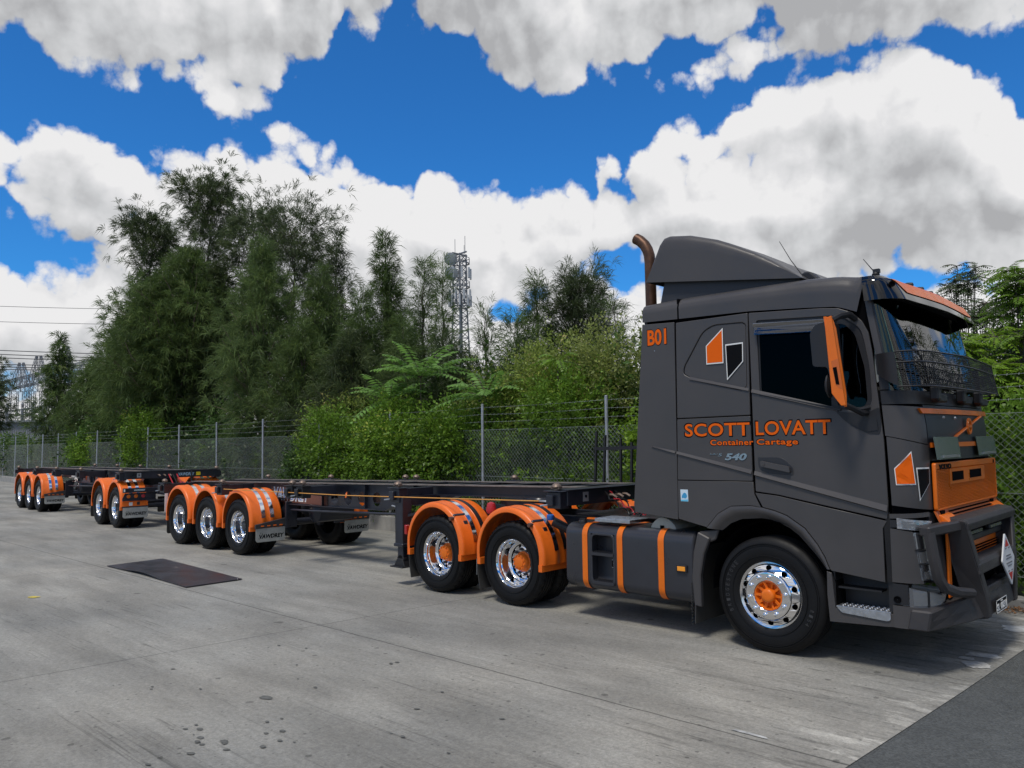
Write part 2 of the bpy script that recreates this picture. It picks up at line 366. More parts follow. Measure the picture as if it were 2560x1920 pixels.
YEL = mat('yellow_tag', (.75, .55, .02), .4)
CORD = mat('tie_cord', (.65, .30, .06), .6)
CONCW = mat('kerb_concrete', (.27, .265, .25), .85, var=.25, vscale=2.5, bump=.4, bscale=30)
def glass(name, tint, refl=1.0, ior=1.5):
    m = bpy.data.materials.new(name); m.use_nodes = True; nt = m.node_tree; nt.nodes.clear()
    o = nt.nodes.new('ShaderNodeOutputMaterial'); t = nt.nodes.new('ShaderNodeBsdfTransparent'); t.inputs[0].default_value = (*tint, 1)
    g = nt.nodes.new('ShaderNodeBsdfGlossy'); g.inputs['Roughness'].default_value = .01; f = nt.nodes.new('ShaderNodeFresnel'); f.inputs[0].default_value = ior
    k = nt.nodes.new('ShaderNodeMath'); k.operation = 'MULTIPLY'; k.inputs[1].default_value = refl; nt.links.new(f.outputs[0], k.inputs[0])
    x = nt.nodes.new('ShaderNodeMixShader'); nt.links.new(k.outputs[0], x.inputs[0]); nt.links.new(t.outputs[0], x.inputs[1]); nt.links.new(g.outputs[0], x.inputs[2]); nt.links.new(x.outputs[0], o.inputs[0])
    return m
WGLASS = glass('windscreen_glass', (.36, .50, .43), 1.15)
SGLASS = glass('door_glass', (.03, .03, .04), .10)
QGLASS = glass('quarter_glass', (.42, .46, .50), .35)
VGLASS = glass('smoked_acrylic', (.35, .42, .55), 2.2)
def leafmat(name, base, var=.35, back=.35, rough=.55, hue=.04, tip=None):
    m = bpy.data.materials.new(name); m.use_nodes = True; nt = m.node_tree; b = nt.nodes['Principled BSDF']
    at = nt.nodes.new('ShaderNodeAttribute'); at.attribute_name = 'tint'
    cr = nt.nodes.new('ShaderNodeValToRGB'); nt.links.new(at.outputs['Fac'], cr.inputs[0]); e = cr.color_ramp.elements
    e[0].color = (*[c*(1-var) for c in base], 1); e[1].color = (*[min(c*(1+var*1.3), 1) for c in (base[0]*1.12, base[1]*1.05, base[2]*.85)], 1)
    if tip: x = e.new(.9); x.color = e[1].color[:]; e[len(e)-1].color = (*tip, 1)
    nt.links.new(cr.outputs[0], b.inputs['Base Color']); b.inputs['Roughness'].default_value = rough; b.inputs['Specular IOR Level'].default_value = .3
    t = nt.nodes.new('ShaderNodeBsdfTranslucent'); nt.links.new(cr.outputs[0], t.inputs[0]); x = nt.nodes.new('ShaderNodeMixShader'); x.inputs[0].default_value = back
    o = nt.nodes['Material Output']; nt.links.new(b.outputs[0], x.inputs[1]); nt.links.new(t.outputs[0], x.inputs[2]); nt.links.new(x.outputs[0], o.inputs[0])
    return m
BARK = mat('grey_brown_bark', (.085, .066, .055), .9, var=.35, vscale=6, bump=.6, bscale=25)
BARKP = mat('pale_pinkish_bark', (.17, .12, .10), .85, var=.3, vscale=6, bump=.4, bscale=25)
# ------------------------------------------------------------------ ground
def concrete_mat():
    m = bpy.data.materials.new('yard_concrete'); m.use_nodes = True; nt = m.node_tree; N = nt.nodes; Lk = nt.links; b = N['Principled BSDF']
    tc = N.new('ShaderNodeTexCoord')
    def mapping(scale, rot=0, loc=(0, 0, 0)):
        mp = N.new('ShaderNodeMapping'); mp.inputs['Scale'].default_value = scale; mp.inputs['Rotation'].default_value = (0, 0, radians(rot)); mp.inputs['Location'].default_value = loc
        Lk.new(tc.outputs['Object'], mp.inputs[0]); return mp.outputs[0]
    def noise(vec, sc, det=6, rough=.6, dist=0):
        n = N.new('ShaderNodeTexNoise'); n.inputs['Scale'].default_value = sc; n.inputs['Detail'].default_value = det; n.inputs['Roughness'].default_value = rough; n.inputs['Distortion'].default_value = dist
        Lk.new(vec, n.inputs['Vector']); return n.outputs[0]
    def mr(x, a, b_, c, d, smooth=True):
        n = N.new('ShaderNodeMapRange'); n.interpolation_type = 'SMOOTHSTEP' if smooth else 'LINEAR'
        for i, q in enumerate((a, b_, c, d)): n.inputs[i+1].default_value = q
        Lk.new(x, n.inputs[0]); return n.outputs[0]
    def mul(a, c):
        n = N.new('ShaderNodeMath'); n.operation = 'MULTIPLY'; 
        for i, q in enumerate((a, c)):
            if isinstance(q, (int, float)): n.inputs[i].default_value = q
            else: Lk.new(q, n.inputs[i])
        return n.outputs[0]
    base = mapping((1, 1, 1))
    k = mr(noise(base, .35, 5), .3, .7, .80, 1.16)
    k = mul(k, mr(noise(mapping((.5, 2.2, 1), 12), .8, 6), .32, .68, .80, 1.14))
    # long scuffs left by turning tyres, in three bundles of directions
    for rot, sc, lo in ((6, (.35, 9, 1), .58), (-9, (.3, 14, 1), .62), (14, (.22, 20, 1), .66), (2, (.16, 30, 1), .62)):
        zone = mr(noise(mapping((.5, 1.2, 1), rot, (rot, 3, 0)), .9, 3), .48, .64, 0, 1)
        st = mr(noise(mapping(sc, rot, (3*rot, 0, 0)), 1.6, 5, .7), .52, .70, 0, 1)
        x = mul(zone, st)
        k = mul(k, mr(x, 0, 1, 1, lo))
    fine = noise(base, 90, 5, .8)
    k = mul(k, mr(fine, .3, .7, .86, 1.14))
    k = mul(k, mr(noise(base, 14, 5, .7), .3, .7, .91, 1.09))
    k = mul(k, mr(noise(base, 34, 3, .8), .32, .68, .84, 1.15))
    k = mul(k, mr(noise(mapping((1, 1, 1), 0, (9, 4, 0)), 48, 2, .5), .66, .74, 1, .70))
    # drips of oil and chewing-gum dots, random in size
    for sc, th, r0, seed in ((1.3, .93, .05, 0), (4.4, .90, .085, 7), (13.0, .88, .12, 3)):
        v = N.new('ShaderNodeTexVoronoi'); v.voronoi_dimensions = '2D'; v.inputs['Scale'].default_value = sc
        ns = N.new('ShaderNodeTexNoise'); ns.inputs['Scale'].default_value = sc*5; Lk.new(base, ns.inputs['Vector'])
        ad = N.new('ShaderNodeVectorMath'); ad.operation = 'MULTIPLY_ADD'; Lk.new(ns.outputs['Color'], ad.inputs[0]); ad.inputs[1].default_value = (.12/sc,)*3; Lk.new(mapping((1, 1, 1), 0, (seed, seed, 0)), ad.inputs[2])
        Lk.new(ad.outputs[0], v.inputs['Vector'])
        sp = N.new('ShaderNodeSeparateColor'); Lk.new(v.outputs['Color'], sp.inputs[0])
        rad = mul(mr(sp.outputs[0], th, 1, 0, 1, False), r0*1.6)
        df = N.new('ShaderNodeMath'); df.operation = 'SUBTRACT'; Lk.new(rad, df.inputs[0]); Lk.new(v.outputs['Distance'], df.inputs[1])
        k = mul(k, mr(df.outputs[0], 0, .03, 1, .55))
    # joints: sawn lines
    sx = N.new('ShaderNodeSeparateXYZ'); Lk.new(tc.outputs['Object'], sx.inputs[0])
    def line(src, pos, w, dark):
        a = N.new('ShaderNodeMath'); a.operation = 'SUBTRACT'; Lk.new(src, a.inputs[0]); a.inputs[1].default_value = pos
        wob = N.new('ShaderNodeMath'); wob.operation = 'MULTIPLY_ADD'; Lk.new(noise(base, 3, 3), wob.inputs[0]); wob.inputs[1].default_value = .03; Lk.new(a.outputs[0], wob.inputs[2])
        c = N.new('ShaderNodeMath'); c.operation = 'ABSOLUTE'; Lk.new(wob.outputs[0], c.inputs[0])
        return mr(c.outputs[0], w*.5, w*1.6, dark, 1)
    for pos in (-2.03, -8.2): k = mul(k, line(sx.outputs[1], pos, .008, .38))
    xr = N.new('ShaderNodeMath'); xr.operation = 'MULTIPLY_ADD'; Lk.new(sx.outputs[1], xr.inputs[0]); xr.inputs[1].default_value = -.09; Lk.new(sx.outputs[0], xr.inputs[2])
    for pos in (-4.0, -10.4, -16.6, -22.8, -29): k = mul(k, line(xr.outputs[0], pos, .007, .45))
    # wheel-polished dark mud near the asphalt edge
    edge = mul(mr(sx.outputs[0], -1.6, 1.2, 0, 1), mr(noise(mapping((.8, 7, 1), 8), 1.7, 7, .75), .50, .66, 0, 1))
    k = mul(k, mr(edge, 0, 1, 1, .55))
    pale = mul(mr(sx.outputs[0], .5, 1.6, 0, 1), mr(noise(mapping((1.2, 3, 1), 8, (4, 2, 0)), 1.4, 7, .7), .52, .62, 0, 1))
    k = mul(k, mr(pale, 0, 1, 1, 1.5))
    col = N.new('ShaderNodeValToRGB'); Lk.new(noise(base, .22, 3), col.inputs[0]); e = col.color_ramp.elements; e[0].position = .3; e[0].color = (.245, .245, .228, 1); e[1].position = .7; e[1].color = (.285, .270, .235, 1)
    s = N.new('ShaderNodeVectorMath'); s.operation = 'SCALE'; Lk.new(col.outputs[0], s.inputs[0]); Lk.new(k, s.inputs['Scale']); Lk.new(s.outputs[0], b.inputs['Base Color'])
    Lk.new(mr(fine, .3, .7, .72, .92), b.inputs['Roughness']); b.inputs['Specular IOR Level'].default_value = .35
    bp = N.new('ShaderNodeBump'); bp.inputs['Strength'].default_value = .35; bp.inputs['Distance'].default_value = .008; Lk.new(noise(base, 60, 6, .7), bp.inputs['Height']); Lk.new(bp.outputs[0], b.inputs['Normal'])
    return m
def speckle(name, col, var, sc, spot=None):
    m = mat(name, col, .85, 0, .3); nt = m.node_tree; b = nt.nodes['Principled BSDF']; tc = nt.nodes.new('ShaderNodeTexCoord')
    v = nt.nodes.new('ShaderNodeTexVoronoi'); v.inputs['Scale'].default_value = sc; nt.links.new(tc.outputs['Object'], v.inputs['Vector'])
    n = nt.nodes.new('ShaderNodeTexNoise'); n.inputs['Scale'].default_value = 1.2; n.inputs['Detail'].default_value = 9; n.inputs['Roughness'].default_value = .75; nt.links.new(tc.outputs['Object'], n.inputs['Vector'])
    sp = nt.nodes.new('ShaderNodeSeparateColor'); nt.links.new(v.outputs['Color'], sp.inputs[0])
    r = nt.nodes.new('ShaderNodeMapRange'); nt.links.new(sp.outputs[0], r.inputs[0]); r.inputs[3].default_value = 1-var; r.inputs[4].default_value = 1+var
    r2 = nt.nodes.new('ShaderNodeMapRange'); nt.links.new(n.outputs[0], r2.inputs[0]); r2.inputs[1].default_value = .3; r2.inputs[2].default_value = .7; r2.inputs[3].default_value = .75; r2.inputs[4].default_value = 1.25
    k = nt.nodes.new('ShaderNodeMath'); k.operation = 'MULTIPLY'; nt.links.new(r.outputs[0], k.inputs[0]); nt.links.new(r2.outputs[0], k.inputs[1])
    s = nt.nodes.new('ShaderNodeVectorMath'); s.operation = 'SCALE'; s.inputs[0].default_value = col; nt.links.new(k.outputs[0], s.inputs['Scale']); nt.links.new(s.outputs[0], b.inputs['Base Color'])
    bp = nt.nodes.new('ShaderNodeBump'); bp.inputs['Strength'].default_value = .6; bp.inputs['Distance'].default_value = .01; nt.links.new(v.outputs['Distance'], bp.inputs['Height']); nt.links.new(bp.outputs[0], b.inputs['Normal'])
    return m
FD = Vector((-cos(.0641), sin(.0641), 0)); FN = Vector((sin(.0641), cos(.0641), 0))   # along the fence (away) and across it (outward)
F0 = Vector((-4.7238, 3.9612, 0)); FSP = 3.2602
def fpt(n, off=0, z=0): p = F0+FD*(n*FSP)+FN*off; return Vector((p.x, p.y, z))
b = MB(); b.add([(-900, -900, -.012), (900, -900, -.012), (900, 900, -.012), (-900, 900, -.012)], [(0, 1, 2, 3)])
b.build('ground', speckle('ground_soil', (.060, .062, .030), .5, 3), kind='structure')
b = MB(); b.add([(1.2, -60, -.006), (60, -60, -.006), (60, fpt(-20).y, -.006), (1.2, fpt(-1.8).y, -.006)], [(0, 1, 2, 3)])
b.build('asphalt_road', speckle('road_asphalt', (.085, .090, .089), .28, 85), kind='structure')
a, c = fpt(28, -.15), fpt(-1.85, -.15)
b = MB(); b.add([(-110, -60, 0), (-1.69, -60, 0), (1.395, -3.4, 0), (1.47, -2.1, 0), (1.60, -.1, 0), (1.69, 1.6, 0), (1.95, c.y, 0), (a.x, a.y, 0), (-110, a.y, 0)], [tuple(range(9))])
b.build('yard_paving', concrete_mat(), kind='structure')
# worn paint on the ground
PAINTW = mat('worn_white_paint', (.50, .50, .48), .8, var=.35, vscale=9); PAINTY = mat('worn_yellow_paint', (.50, .40, .06), .8, var=.35, vscale=12)
def patch(name, cx, cy, w, h, rot, m, seed):
    r = random.Random(seed); n = 26; P = []; pw = 5 if 'paint' in name else 2; zz = .004+(seed % 9)*.0005
    for k in range(n):
        a = 2*pi*k/n; s = (abs(cos(a))**pw+abs(sin(a))**pw)**(-1/pw)*(1+r.uniform(-.16, .1)); x, y = w/2*s*cos(a), h/2*s*sin(a)
        P.append((cx+x*cos(rot)-y*sin(rot), cy+x*sin(rot)+y*cos(rot), zz))
    b = MB(); b.add(P, [tuple(range(n))]); b.build(name, m, kind='structure')
patch('white_paint_mark', 1.55, 2.50, .42, .30, .3, PAINTW, 1)
PAINTF = mat('faded_paint', (.40, .40, .385), .85, var=.45, vscale=14)
patch('faded_paint_mark', 1.47, 1.15, .26, .16, .1, PAINTF, 2); patch('faded_paint_mark', 1.50, .78, .20, .22, .6, PAINTF, 12); patch('faded_paint_mark', 1.38, .95, .12, .10, .2, PAINTF, 13)
patch('faded_paint_mark', .80, -1.97, .26, .035, 0, PAINTF, 4)
OIL = mat('dried_oil', (.125, .127, .120), .95, spec=.05, var=.3, vscale=20)
ro = random.Random(21); patch('oil_stain', -2.36, -3.72, .13, .075, .2, OIL, 30)
for i in range(18):
    patch('oil_stain', ro.gauss(-1.75, .36), ro.gauss(-4.45, .25), *(lambda q: (q*1.5, q))(ro.uniform(.012, .042)), ro.uniform(-.3, .5), OIL, 31+i)
for i in range(26):
    patch('oil_stain', ro.uniform(-4, 0), ro.uniform(-4.6, -2.4), *(lambda q: (q*1.6, q))(ro.uniform(.012, .032)), ro.uniform(-.3, .5), OIL, 90+i)
patch('yellow_paint_mark', -8.55, -3.62, .16, .10, .4, PAINTY, 5)
# kerb wall under the fence
def kerb(n0, n1, h, off0=-.17, off1=.16):
    b = MB(); A, B_ = fpt(n0, off0), fpt(n1, off0); C_, D_ = fpt(n1, off1), fpt(n0, off1)
    P = [(p.x, p.y) for p in (A, B_, C_, D_)]; b.prism(P, 'z', -.02, h); return b
kerb(29, -1.2, .33).build('concrete_kerb', CONCW, bevel=.015, label='long low concrete kerb wall under the chain link fence', cat='kerb')
kerb(-1.21, -7, .13, -.10, .12).build('concrete_kerb', CONCW, bevel=.012, label='lower grey concrete kerb ahead of the truck at the right edge', cat='kerb')

def quads(name, V, tint, m, parent=None, smooth=False, **kw):
    """V (n,4,3) -> one mesh of n separate quads with a per-leaf tint"""
    n = len(V); me = bpy.data.meshes.new(name); me.vertices.add(n*4); me.vertices.foreach_set('co', V.astype(np.float32).ravel())
    me.loops.add(n*4); me.loops.foreach_set('vertex_index', np.arange(n*4, dtype=np.int32)); me.polygons.add(n)
    me.polygons.foreach_set('loop_start', np.arange(0, n*4, 4, dtype=np.int32)); me.polygons.foreach_set('loop_total', np.full(n, 4, dtype=np.int32))
    a = me.attributes.new('tint', 'FLOAT', 'POINT'); a.data.foreach_set('value', np.repeat(tint, 4).astype(np.float32))
    me.update(calc_edges=True); me.materials.append(m)
    o = bpy.data.objects.new(name, me); link(o, parent); return tag(o, **kw)
def unit(v): return v/np.maximum(np.linalg.norm(v, axis=-1, keepdims=True), 1e-9)

# leaf litter between the kerb and the paving ahead of the truck
rng = np.random.default_rng(5); n = 2600
k = rng.uniform(-3.2, -1.3, n); off = -.12-np.abs(rng.normal(0, .12, n)); c = np.array([[*fpt(a, b_)] for a, b_ in zip(k, off)]); c[:, 2] = rng.uniform(.006, .05, n)
d = unit(rng.normal(0, 1, (n, 3))*[1, 1, .35]); e = unit(np.cross(d, rng.normal(0, 1, (n, 3))*[.5, .5, 1]))
L_ = rng.uniform(.012, .04, (n, 1)); w = L_*rng.uniform(.2, .4, (n, 1)); V = np.stack([c-d*L_, c+e*w, c+d*L_, c-e*w], 1); V[:, :, 2] = np.maximum(V[:, :, 2], .005)
quads('leaf_litter', V, rng.random(n), leafmat('dry_leaves', (.16, .085, .045), .6, .1), kind='stuff')

# steel plate on the yard
STP = mat('dark_steel_plate', (.050, .051, .064), .36, .5, var=.2, vscale=3, bump=.15, bscale=20)
b = MB(); Pq = [Vector(p) for p in ((-10.62, -1.97, 0), (-7.60, -2.0, 0), (-7.60, -1.16, 0), (-10.62, -1.05, 0))]
def fp(u, v, s):
    p = Pq[0].lerp(Pq[1], u).lerp(Pq[3].lerp(Pq[2], u), v); z = .010+.035*sin(pi*min(max((u-.15)/.6, 0), 1))**2*(1-v)**1.5+.012*v*(1-u)
    return (p.x, p.y+(.03*sin(pi*u) if v < .1 else 0), z+(.010 if s == 0 else 0))
b.slab(fp, 24, 4); b.build('steel_plate', STP, label='dark bowed steel plate lying flat on the concrete yard', cat='steel plate')

# ------------------------------------------------------------------ fence
POST = STEEL; WIRE = mat('galvanised_wire', (.26, .29, .28), .6, .3)
fence = empty('chain_link_fence', fpt(0), 0, 'long galvanised chain link fence with barbed wire strands on the concrete kerb', 'fence')
def rel(p): return p-fpt(0)
N0, N1 = -6, 24
pm = MB(); pm.tube([(0, 0, 0), (0, 0, 2.73)], .030, 10); pm.tube([(0, 0, 2.73), (0, 0, 2.745)], [.034, .015], 10)
pbase = pm.build('post', POST, fence)
mesh_b = MB(); W_, z0, z1 = FSP, .36, 2.22; H_ = z1-z0; st = .086; rw = .0014
k = -H_
def clipline(x, sgn):
    # line through (x, z0) going up at 45 degrees with direction sgn
    pts = []
    if sgn > 0: a0, a1 = (x, 0), (x+H_, H_)
    else: a0, a1 = (x, 0), (x-H_, H_)
    (xa, za), (xb, zb) = a0, a1
    if xa > xb: xa, za, xb, zb = xb, zb, xa, za
    if xb <= 0 or xa >= W_: return None
    if xa < 0: t = -xa/(xb-xa); za += (zb-za)*t; xa = 0
    if xb > W_: t = (W_-xa)/(xb-xa); zb = za+(zb-za)*t; xb = W_
    return (xa, za, xb, zb)
x = -H_
while x < W_+H_:
    for sg in (1, -1):
        q = clipline(x, sg)
        if q:
            A = FD*q[0]; B_ = FD*q[2]; mesh_b.beam((A.x, A.y, z0+q[1]), (B_.x, B_.y, z0+q[3]), rw*2, rw*2)
    x += st
for zz in (z0, 1.30, z1): mesh_b.beam((0, 0, zz), tuple(FD*W_+Vector((0, 0, zz))), .006, .006)
mesh_b = mesh_b.build('mesh_panel', WIRE, fence, weld=False)
bw = MB()
for zz, sag in ((2.38, .010), (2.53, .02), (2.67, .012)):
    P = [tuple(FD*(W_*t)+Vector((0, 0, zz-sag*4*t*(1-t)))) for t in (0, .25, .5, .75, 1)]
    bw.tube(P, .0022, 4, caps=False)
    for j in range(1, 27):
        t = j/27; c_ = FD*(W_*t)+Vector((0, 0, zz-sag*4*t*(1-t))); bw.beam(c_-Vector((.0, .012, .015)), c_+Vector((0, .012, .015)), .003, .003)
bw = bw.build('barbed_wire', WIRE, fence, weld=False)
for i in range(N0, N1):
    p = rel(fpt(i))
    if i == 0: continue
    for src in (pbase, mesh_b, bw):
        c_ = src.copy(); COL.objects.link(c_); c_.parent = fence; c_.location = p
        if src is pbase: c_.rotation_euler = (random.uniform(-.008, .008), random.uniform(-.008, .008), 0)

# ------------------------------------------------------------------ vegetation
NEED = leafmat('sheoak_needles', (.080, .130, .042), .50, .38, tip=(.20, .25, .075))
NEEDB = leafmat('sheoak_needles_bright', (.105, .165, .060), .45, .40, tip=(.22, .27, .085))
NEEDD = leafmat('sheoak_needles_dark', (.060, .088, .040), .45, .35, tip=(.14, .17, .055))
def needles(C, D, per, L, w, spread, droop, rng, tnt):
    spread *= 1.3
    """tufts of fine drooping needles at centres C with directions D"""
    n = len(C); c = np.repeat(C, per, 0)+rng.normal(0, .04, (n*per, 3)); d = np.repeat(D, per, 0)
    d = unit(d+rng.normal(0, spread, (n*per, 3)))
    ln = L*rng.uniform(.55, 1.2, (n*per, 1)); side = unit(np.cross(d, rng.normal(0, 1, (n*per, 3))))
    mid = c+d*ln*.55; tip = c+d*ln+np.array([0, 0, -1])*ln*droop*rng.uniform(.6, 1.3, (n*per, 1))
    ww = w*rng.uniform(.7, 1.3, (n*per, 1))
    V = np.stack([c, mid+side*ww, tip, mid-side*ww], 1)
    t = np.clip(np.repeat(tnt, per)+rng.normal(0, .12, n*per), 0, 1)
    return V, t
def sheoak(name, base, H, R, seed, m, label, nb=60, dens=1.0, low=.08, top=1.0, style='cone', bark=BARK, L=.34, w=.0075, lean=(0, 0), per=14, peak=.35, group='she-oaks beyond the fence', multi=1):
    rng = np.random.default_rng(seed); root = empty(name, (base[0], base[1], 0), 0, label, 'tree', group)
    tm = MB(); C = []; D = []; T = []
    for stem in range(multi):
        off = np.array([0, 0, 0.]) if stem == 0 else np.array([rng.normal(0, R*.25), rng.normal(0, R*.2), 0])
        Hs = H if stem == 0 else H*rng.uniform(.72, .93)
        nt = 14; tp = []; x = off.copy()
        for i in range(nt+1):
            t = i/nt; tp.append(np.array([off[0]*(1+.6*t)+lean[0]*t*t+rng.normal(0, .05*H/10)*(t > 0), off[1]+lean[1]*t*t+rng.normal(0, .05*H/10)*(t > 0), t*Hs*.97]))
        r0 = .013*H+.01
        tm.tube([tuple(p) for p in tp], [max(r0*(1-t/nt)**.8, .008) for t in range(nt+1)], 8)
        n_b = nb if stem == 0 else int(nb*.7)
        for i in range(n_b):
            t = low+(top-low)*((i+rng.random())/n_b)**.9
            p = np.array([np.interp(t*nt, range(nt+1), [q[a] for q in tp]) for a in range(3)])
            az = i*2.39996+rng.normal(0, .4)
            tt = (t-low)/(1-low+1e-6)
            if style == 'cone': prof = min(1, .45+tt/peak*.55) if tt < peak else max(.06, (1-tt)/(1-peak))**.8
            elif style == 'round': prof = max(.15, 1-abs(tt-.6)*1.3)
            else: prof = max(.25, 1-abs(tt-.75)*1.2)
            ln = R*prof*rng.uniform(.65, 1.15); ln = max(ln, .25)
            elev = (.35+.75*tt if style != 'open' else .5+.3*tt)+rng.normal(0, .15)
            d = np.array([cos(az)*cos(elev), sin(az)*cos(elev), sin(elev)])
            npt = 5; bp = [p+d*ln*s+np.array([0, 0, .10*ln*s*s])+rng.normal(0, .02*ln, 3) for s in np.linspace(0, 1, npt)]
            if ln > .5: tm.tube([tuple(q) for q in bp], [max(.016*ln*(1-s*.8), .003) for s in np.linspace(0, 1, npt)], 5, caps=False)
            nC = max(2, int(ln*11*dens))
            s0 = .25 if style != 'open' else .72
            s = rng.uniform(s0, 1.05, nC); P = np.stack([np.interp(s, np.linspace(0, 1, npt), [q[a] for q in bp]) for a in range(3)], 1)
            sig = .13*ln+.06 if style != 'open' else .2*ln+.12
            o_ = rng.normal(0, sig, (nC, 3)); C.append(P+o_)
            D.append(unit(np.tile(d, (nC, 1))*.55+unit(o_)*.55+rng.normal(0, .2, (nC, 3))+np.array([0, 0, .12])))
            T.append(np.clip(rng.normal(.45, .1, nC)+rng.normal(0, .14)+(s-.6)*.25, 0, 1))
    C = np.concatenate(C); D = np.concatenate(D); T = np.concatenate(T)
    V, t = needles(C, D, per, L, w, .33, .38, rng, T)
    tm.build('trunk', bark, root, weld=False)
    quads('crown', V, t, m, root)
    return root
def fence_depth(u):
    d = FWD + RGT*((u-1280)/F_PX); A = F0-Vector(CAMP); k = (A.x*FD.y-A.y*FD.x)/(d.x*FD.y-d.y*FD.x); return k
def G(u, d): return ground_at(u, d)
def Ht(v, d): return height_at(v, d)
SG_ = 0
def so(u, vtop, ex, rpx, seed, m, label, **kw):
    d = fence_depth(u)+ex; return sheoak('sheoak_tree', G(u, d), Ht(vtop, d), rpx/F_PX*d, seed, m, label, w=d*.00034, L=.28+d*.005, per=19, **kw)
so(470, 600, 6, 175, 1, NEED, 'broad dark green she-oak with forked pinkish trunks, left of the brightest tree', nb=130, bark=BARKP, multi=3, dens=1.25, peak=.45, low=.16)
so(655, 580, 3, 150, 2, NEEDB, 'brightest yellow green she-oak with drooping needles, tallest just behind the fence', nb=125, dens=1.35, bark=BARKP, peak=.35, low=.14)
so(345, 715, 6, 130, 3, NEED, 'bushy dark she-oak on the left flank of the big tree group', nb=90, dens=1.2, peak=.35)
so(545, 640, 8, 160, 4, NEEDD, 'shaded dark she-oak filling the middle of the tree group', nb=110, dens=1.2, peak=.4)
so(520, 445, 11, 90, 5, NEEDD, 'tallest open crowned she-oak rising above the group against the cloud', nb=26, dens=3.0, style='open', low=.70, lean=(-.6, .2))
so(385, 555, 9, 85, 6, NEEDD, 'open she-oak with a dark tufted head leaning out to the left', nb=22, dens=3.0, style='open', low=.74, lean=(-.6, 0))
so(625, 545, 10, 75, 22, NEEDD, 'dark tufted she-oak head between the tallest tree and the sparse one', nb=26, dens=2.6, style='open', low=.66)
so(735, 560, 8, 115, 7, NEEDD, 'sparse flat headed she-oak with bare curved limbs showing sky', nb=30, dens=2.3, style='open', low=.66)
so(840, 565, 8, 105, 8, NEEDD, 'thin see-through she-oak with upright feathery tips right of the flat headed one', nb=80, dens=1.2, low=.2)
so(965, 575, 6, 115, 9, NEED, 'pointed dense she-oak spire standing left of the telecom tower', nb=110, dens=1.5, peak=.3)
so(1060, 640, 5, 62, 10, NEED, 'slim she-oak spire with an olive tip near the telecom tower', nb=90, dens=1.3, peak=.35)
so(1112, 660, 5, 58, 11, NEEDB, 'narrowest feathery she-oak spire just left of the telecom tower', nb=80, dens=1.3, peak=.35)
so(1010, 800, 3, 110, 12, NEED, 'low dark she-oak between the spires and the bright shrubs', nb=60, dens=1.2)
so(1120, 850, 3, 130, 13, NEEDD, 'low dark she-oak below the telecom tower', nb=60, dens=1.3)
so(1215, 770, 4, 95, 14, NEED, 'small feathery she-oak right of the telecom tower', nb=70, dens=1.0)
so(1345, 695, 5, 120, 15, NEED, 'pointed she-oak forming the left peak of the right hand clump', nb=85, dens=1.1, peak=.35)
so(1450, 715, 6, 140, 16, NEEDD, 'broad rounded she-oak in the middle of the right hand clump', nb=95, dens=1.2, style='round', low=.3)
so(1545, 755, 5, 90, 17, NEED, 'sparse she-oak at the right end of the clump beside the cab', nb=45, dens=.8)
so(755, 800, 2.5, 130, 18, NEED, 'lower she-oak with pale green tips right of the brightest tree', nb=75, dens=1.2)
so(880, 830, 3, 150, 19, NEEDD, 'dark low she-oak in the gap behind the bright hedge', nb=70, dens=1.3)
so(150, 815, 5, 72, 20, NEED, 'small she-oak with a feathery spire in front of the lattice gantry', nb=80, dens=1.0, peak=.28)
so(232, 900, 5, 95, 21, NEED, 'low bushy she-oak between the feathery spire and the big group', nb=70, dens=1.2)
so(282, 800, 6, 95, 25, NEED, 'loose she-oak with thin arching tips at the left end of the big group', nb=60, dens=.9, peak=.3)
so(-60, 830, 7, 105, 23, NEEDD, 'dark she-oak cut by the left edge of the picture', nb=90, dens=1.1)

so(800, 660, 5, 135, 26, NEED, 'broad green she-oak filling the space between the brightest tree and the thin one', nb=100, dens=1.2)
so(905, 720, 4, 120, 27, NEED, 'middle sized she-oak in front of the dense spire', nb=80, dens=1.2)
so(1290, 790, 3.5, 110, 28, NEED, 'low green she-oak at the foot of the right hand clump', nb=70, dens=1.2)

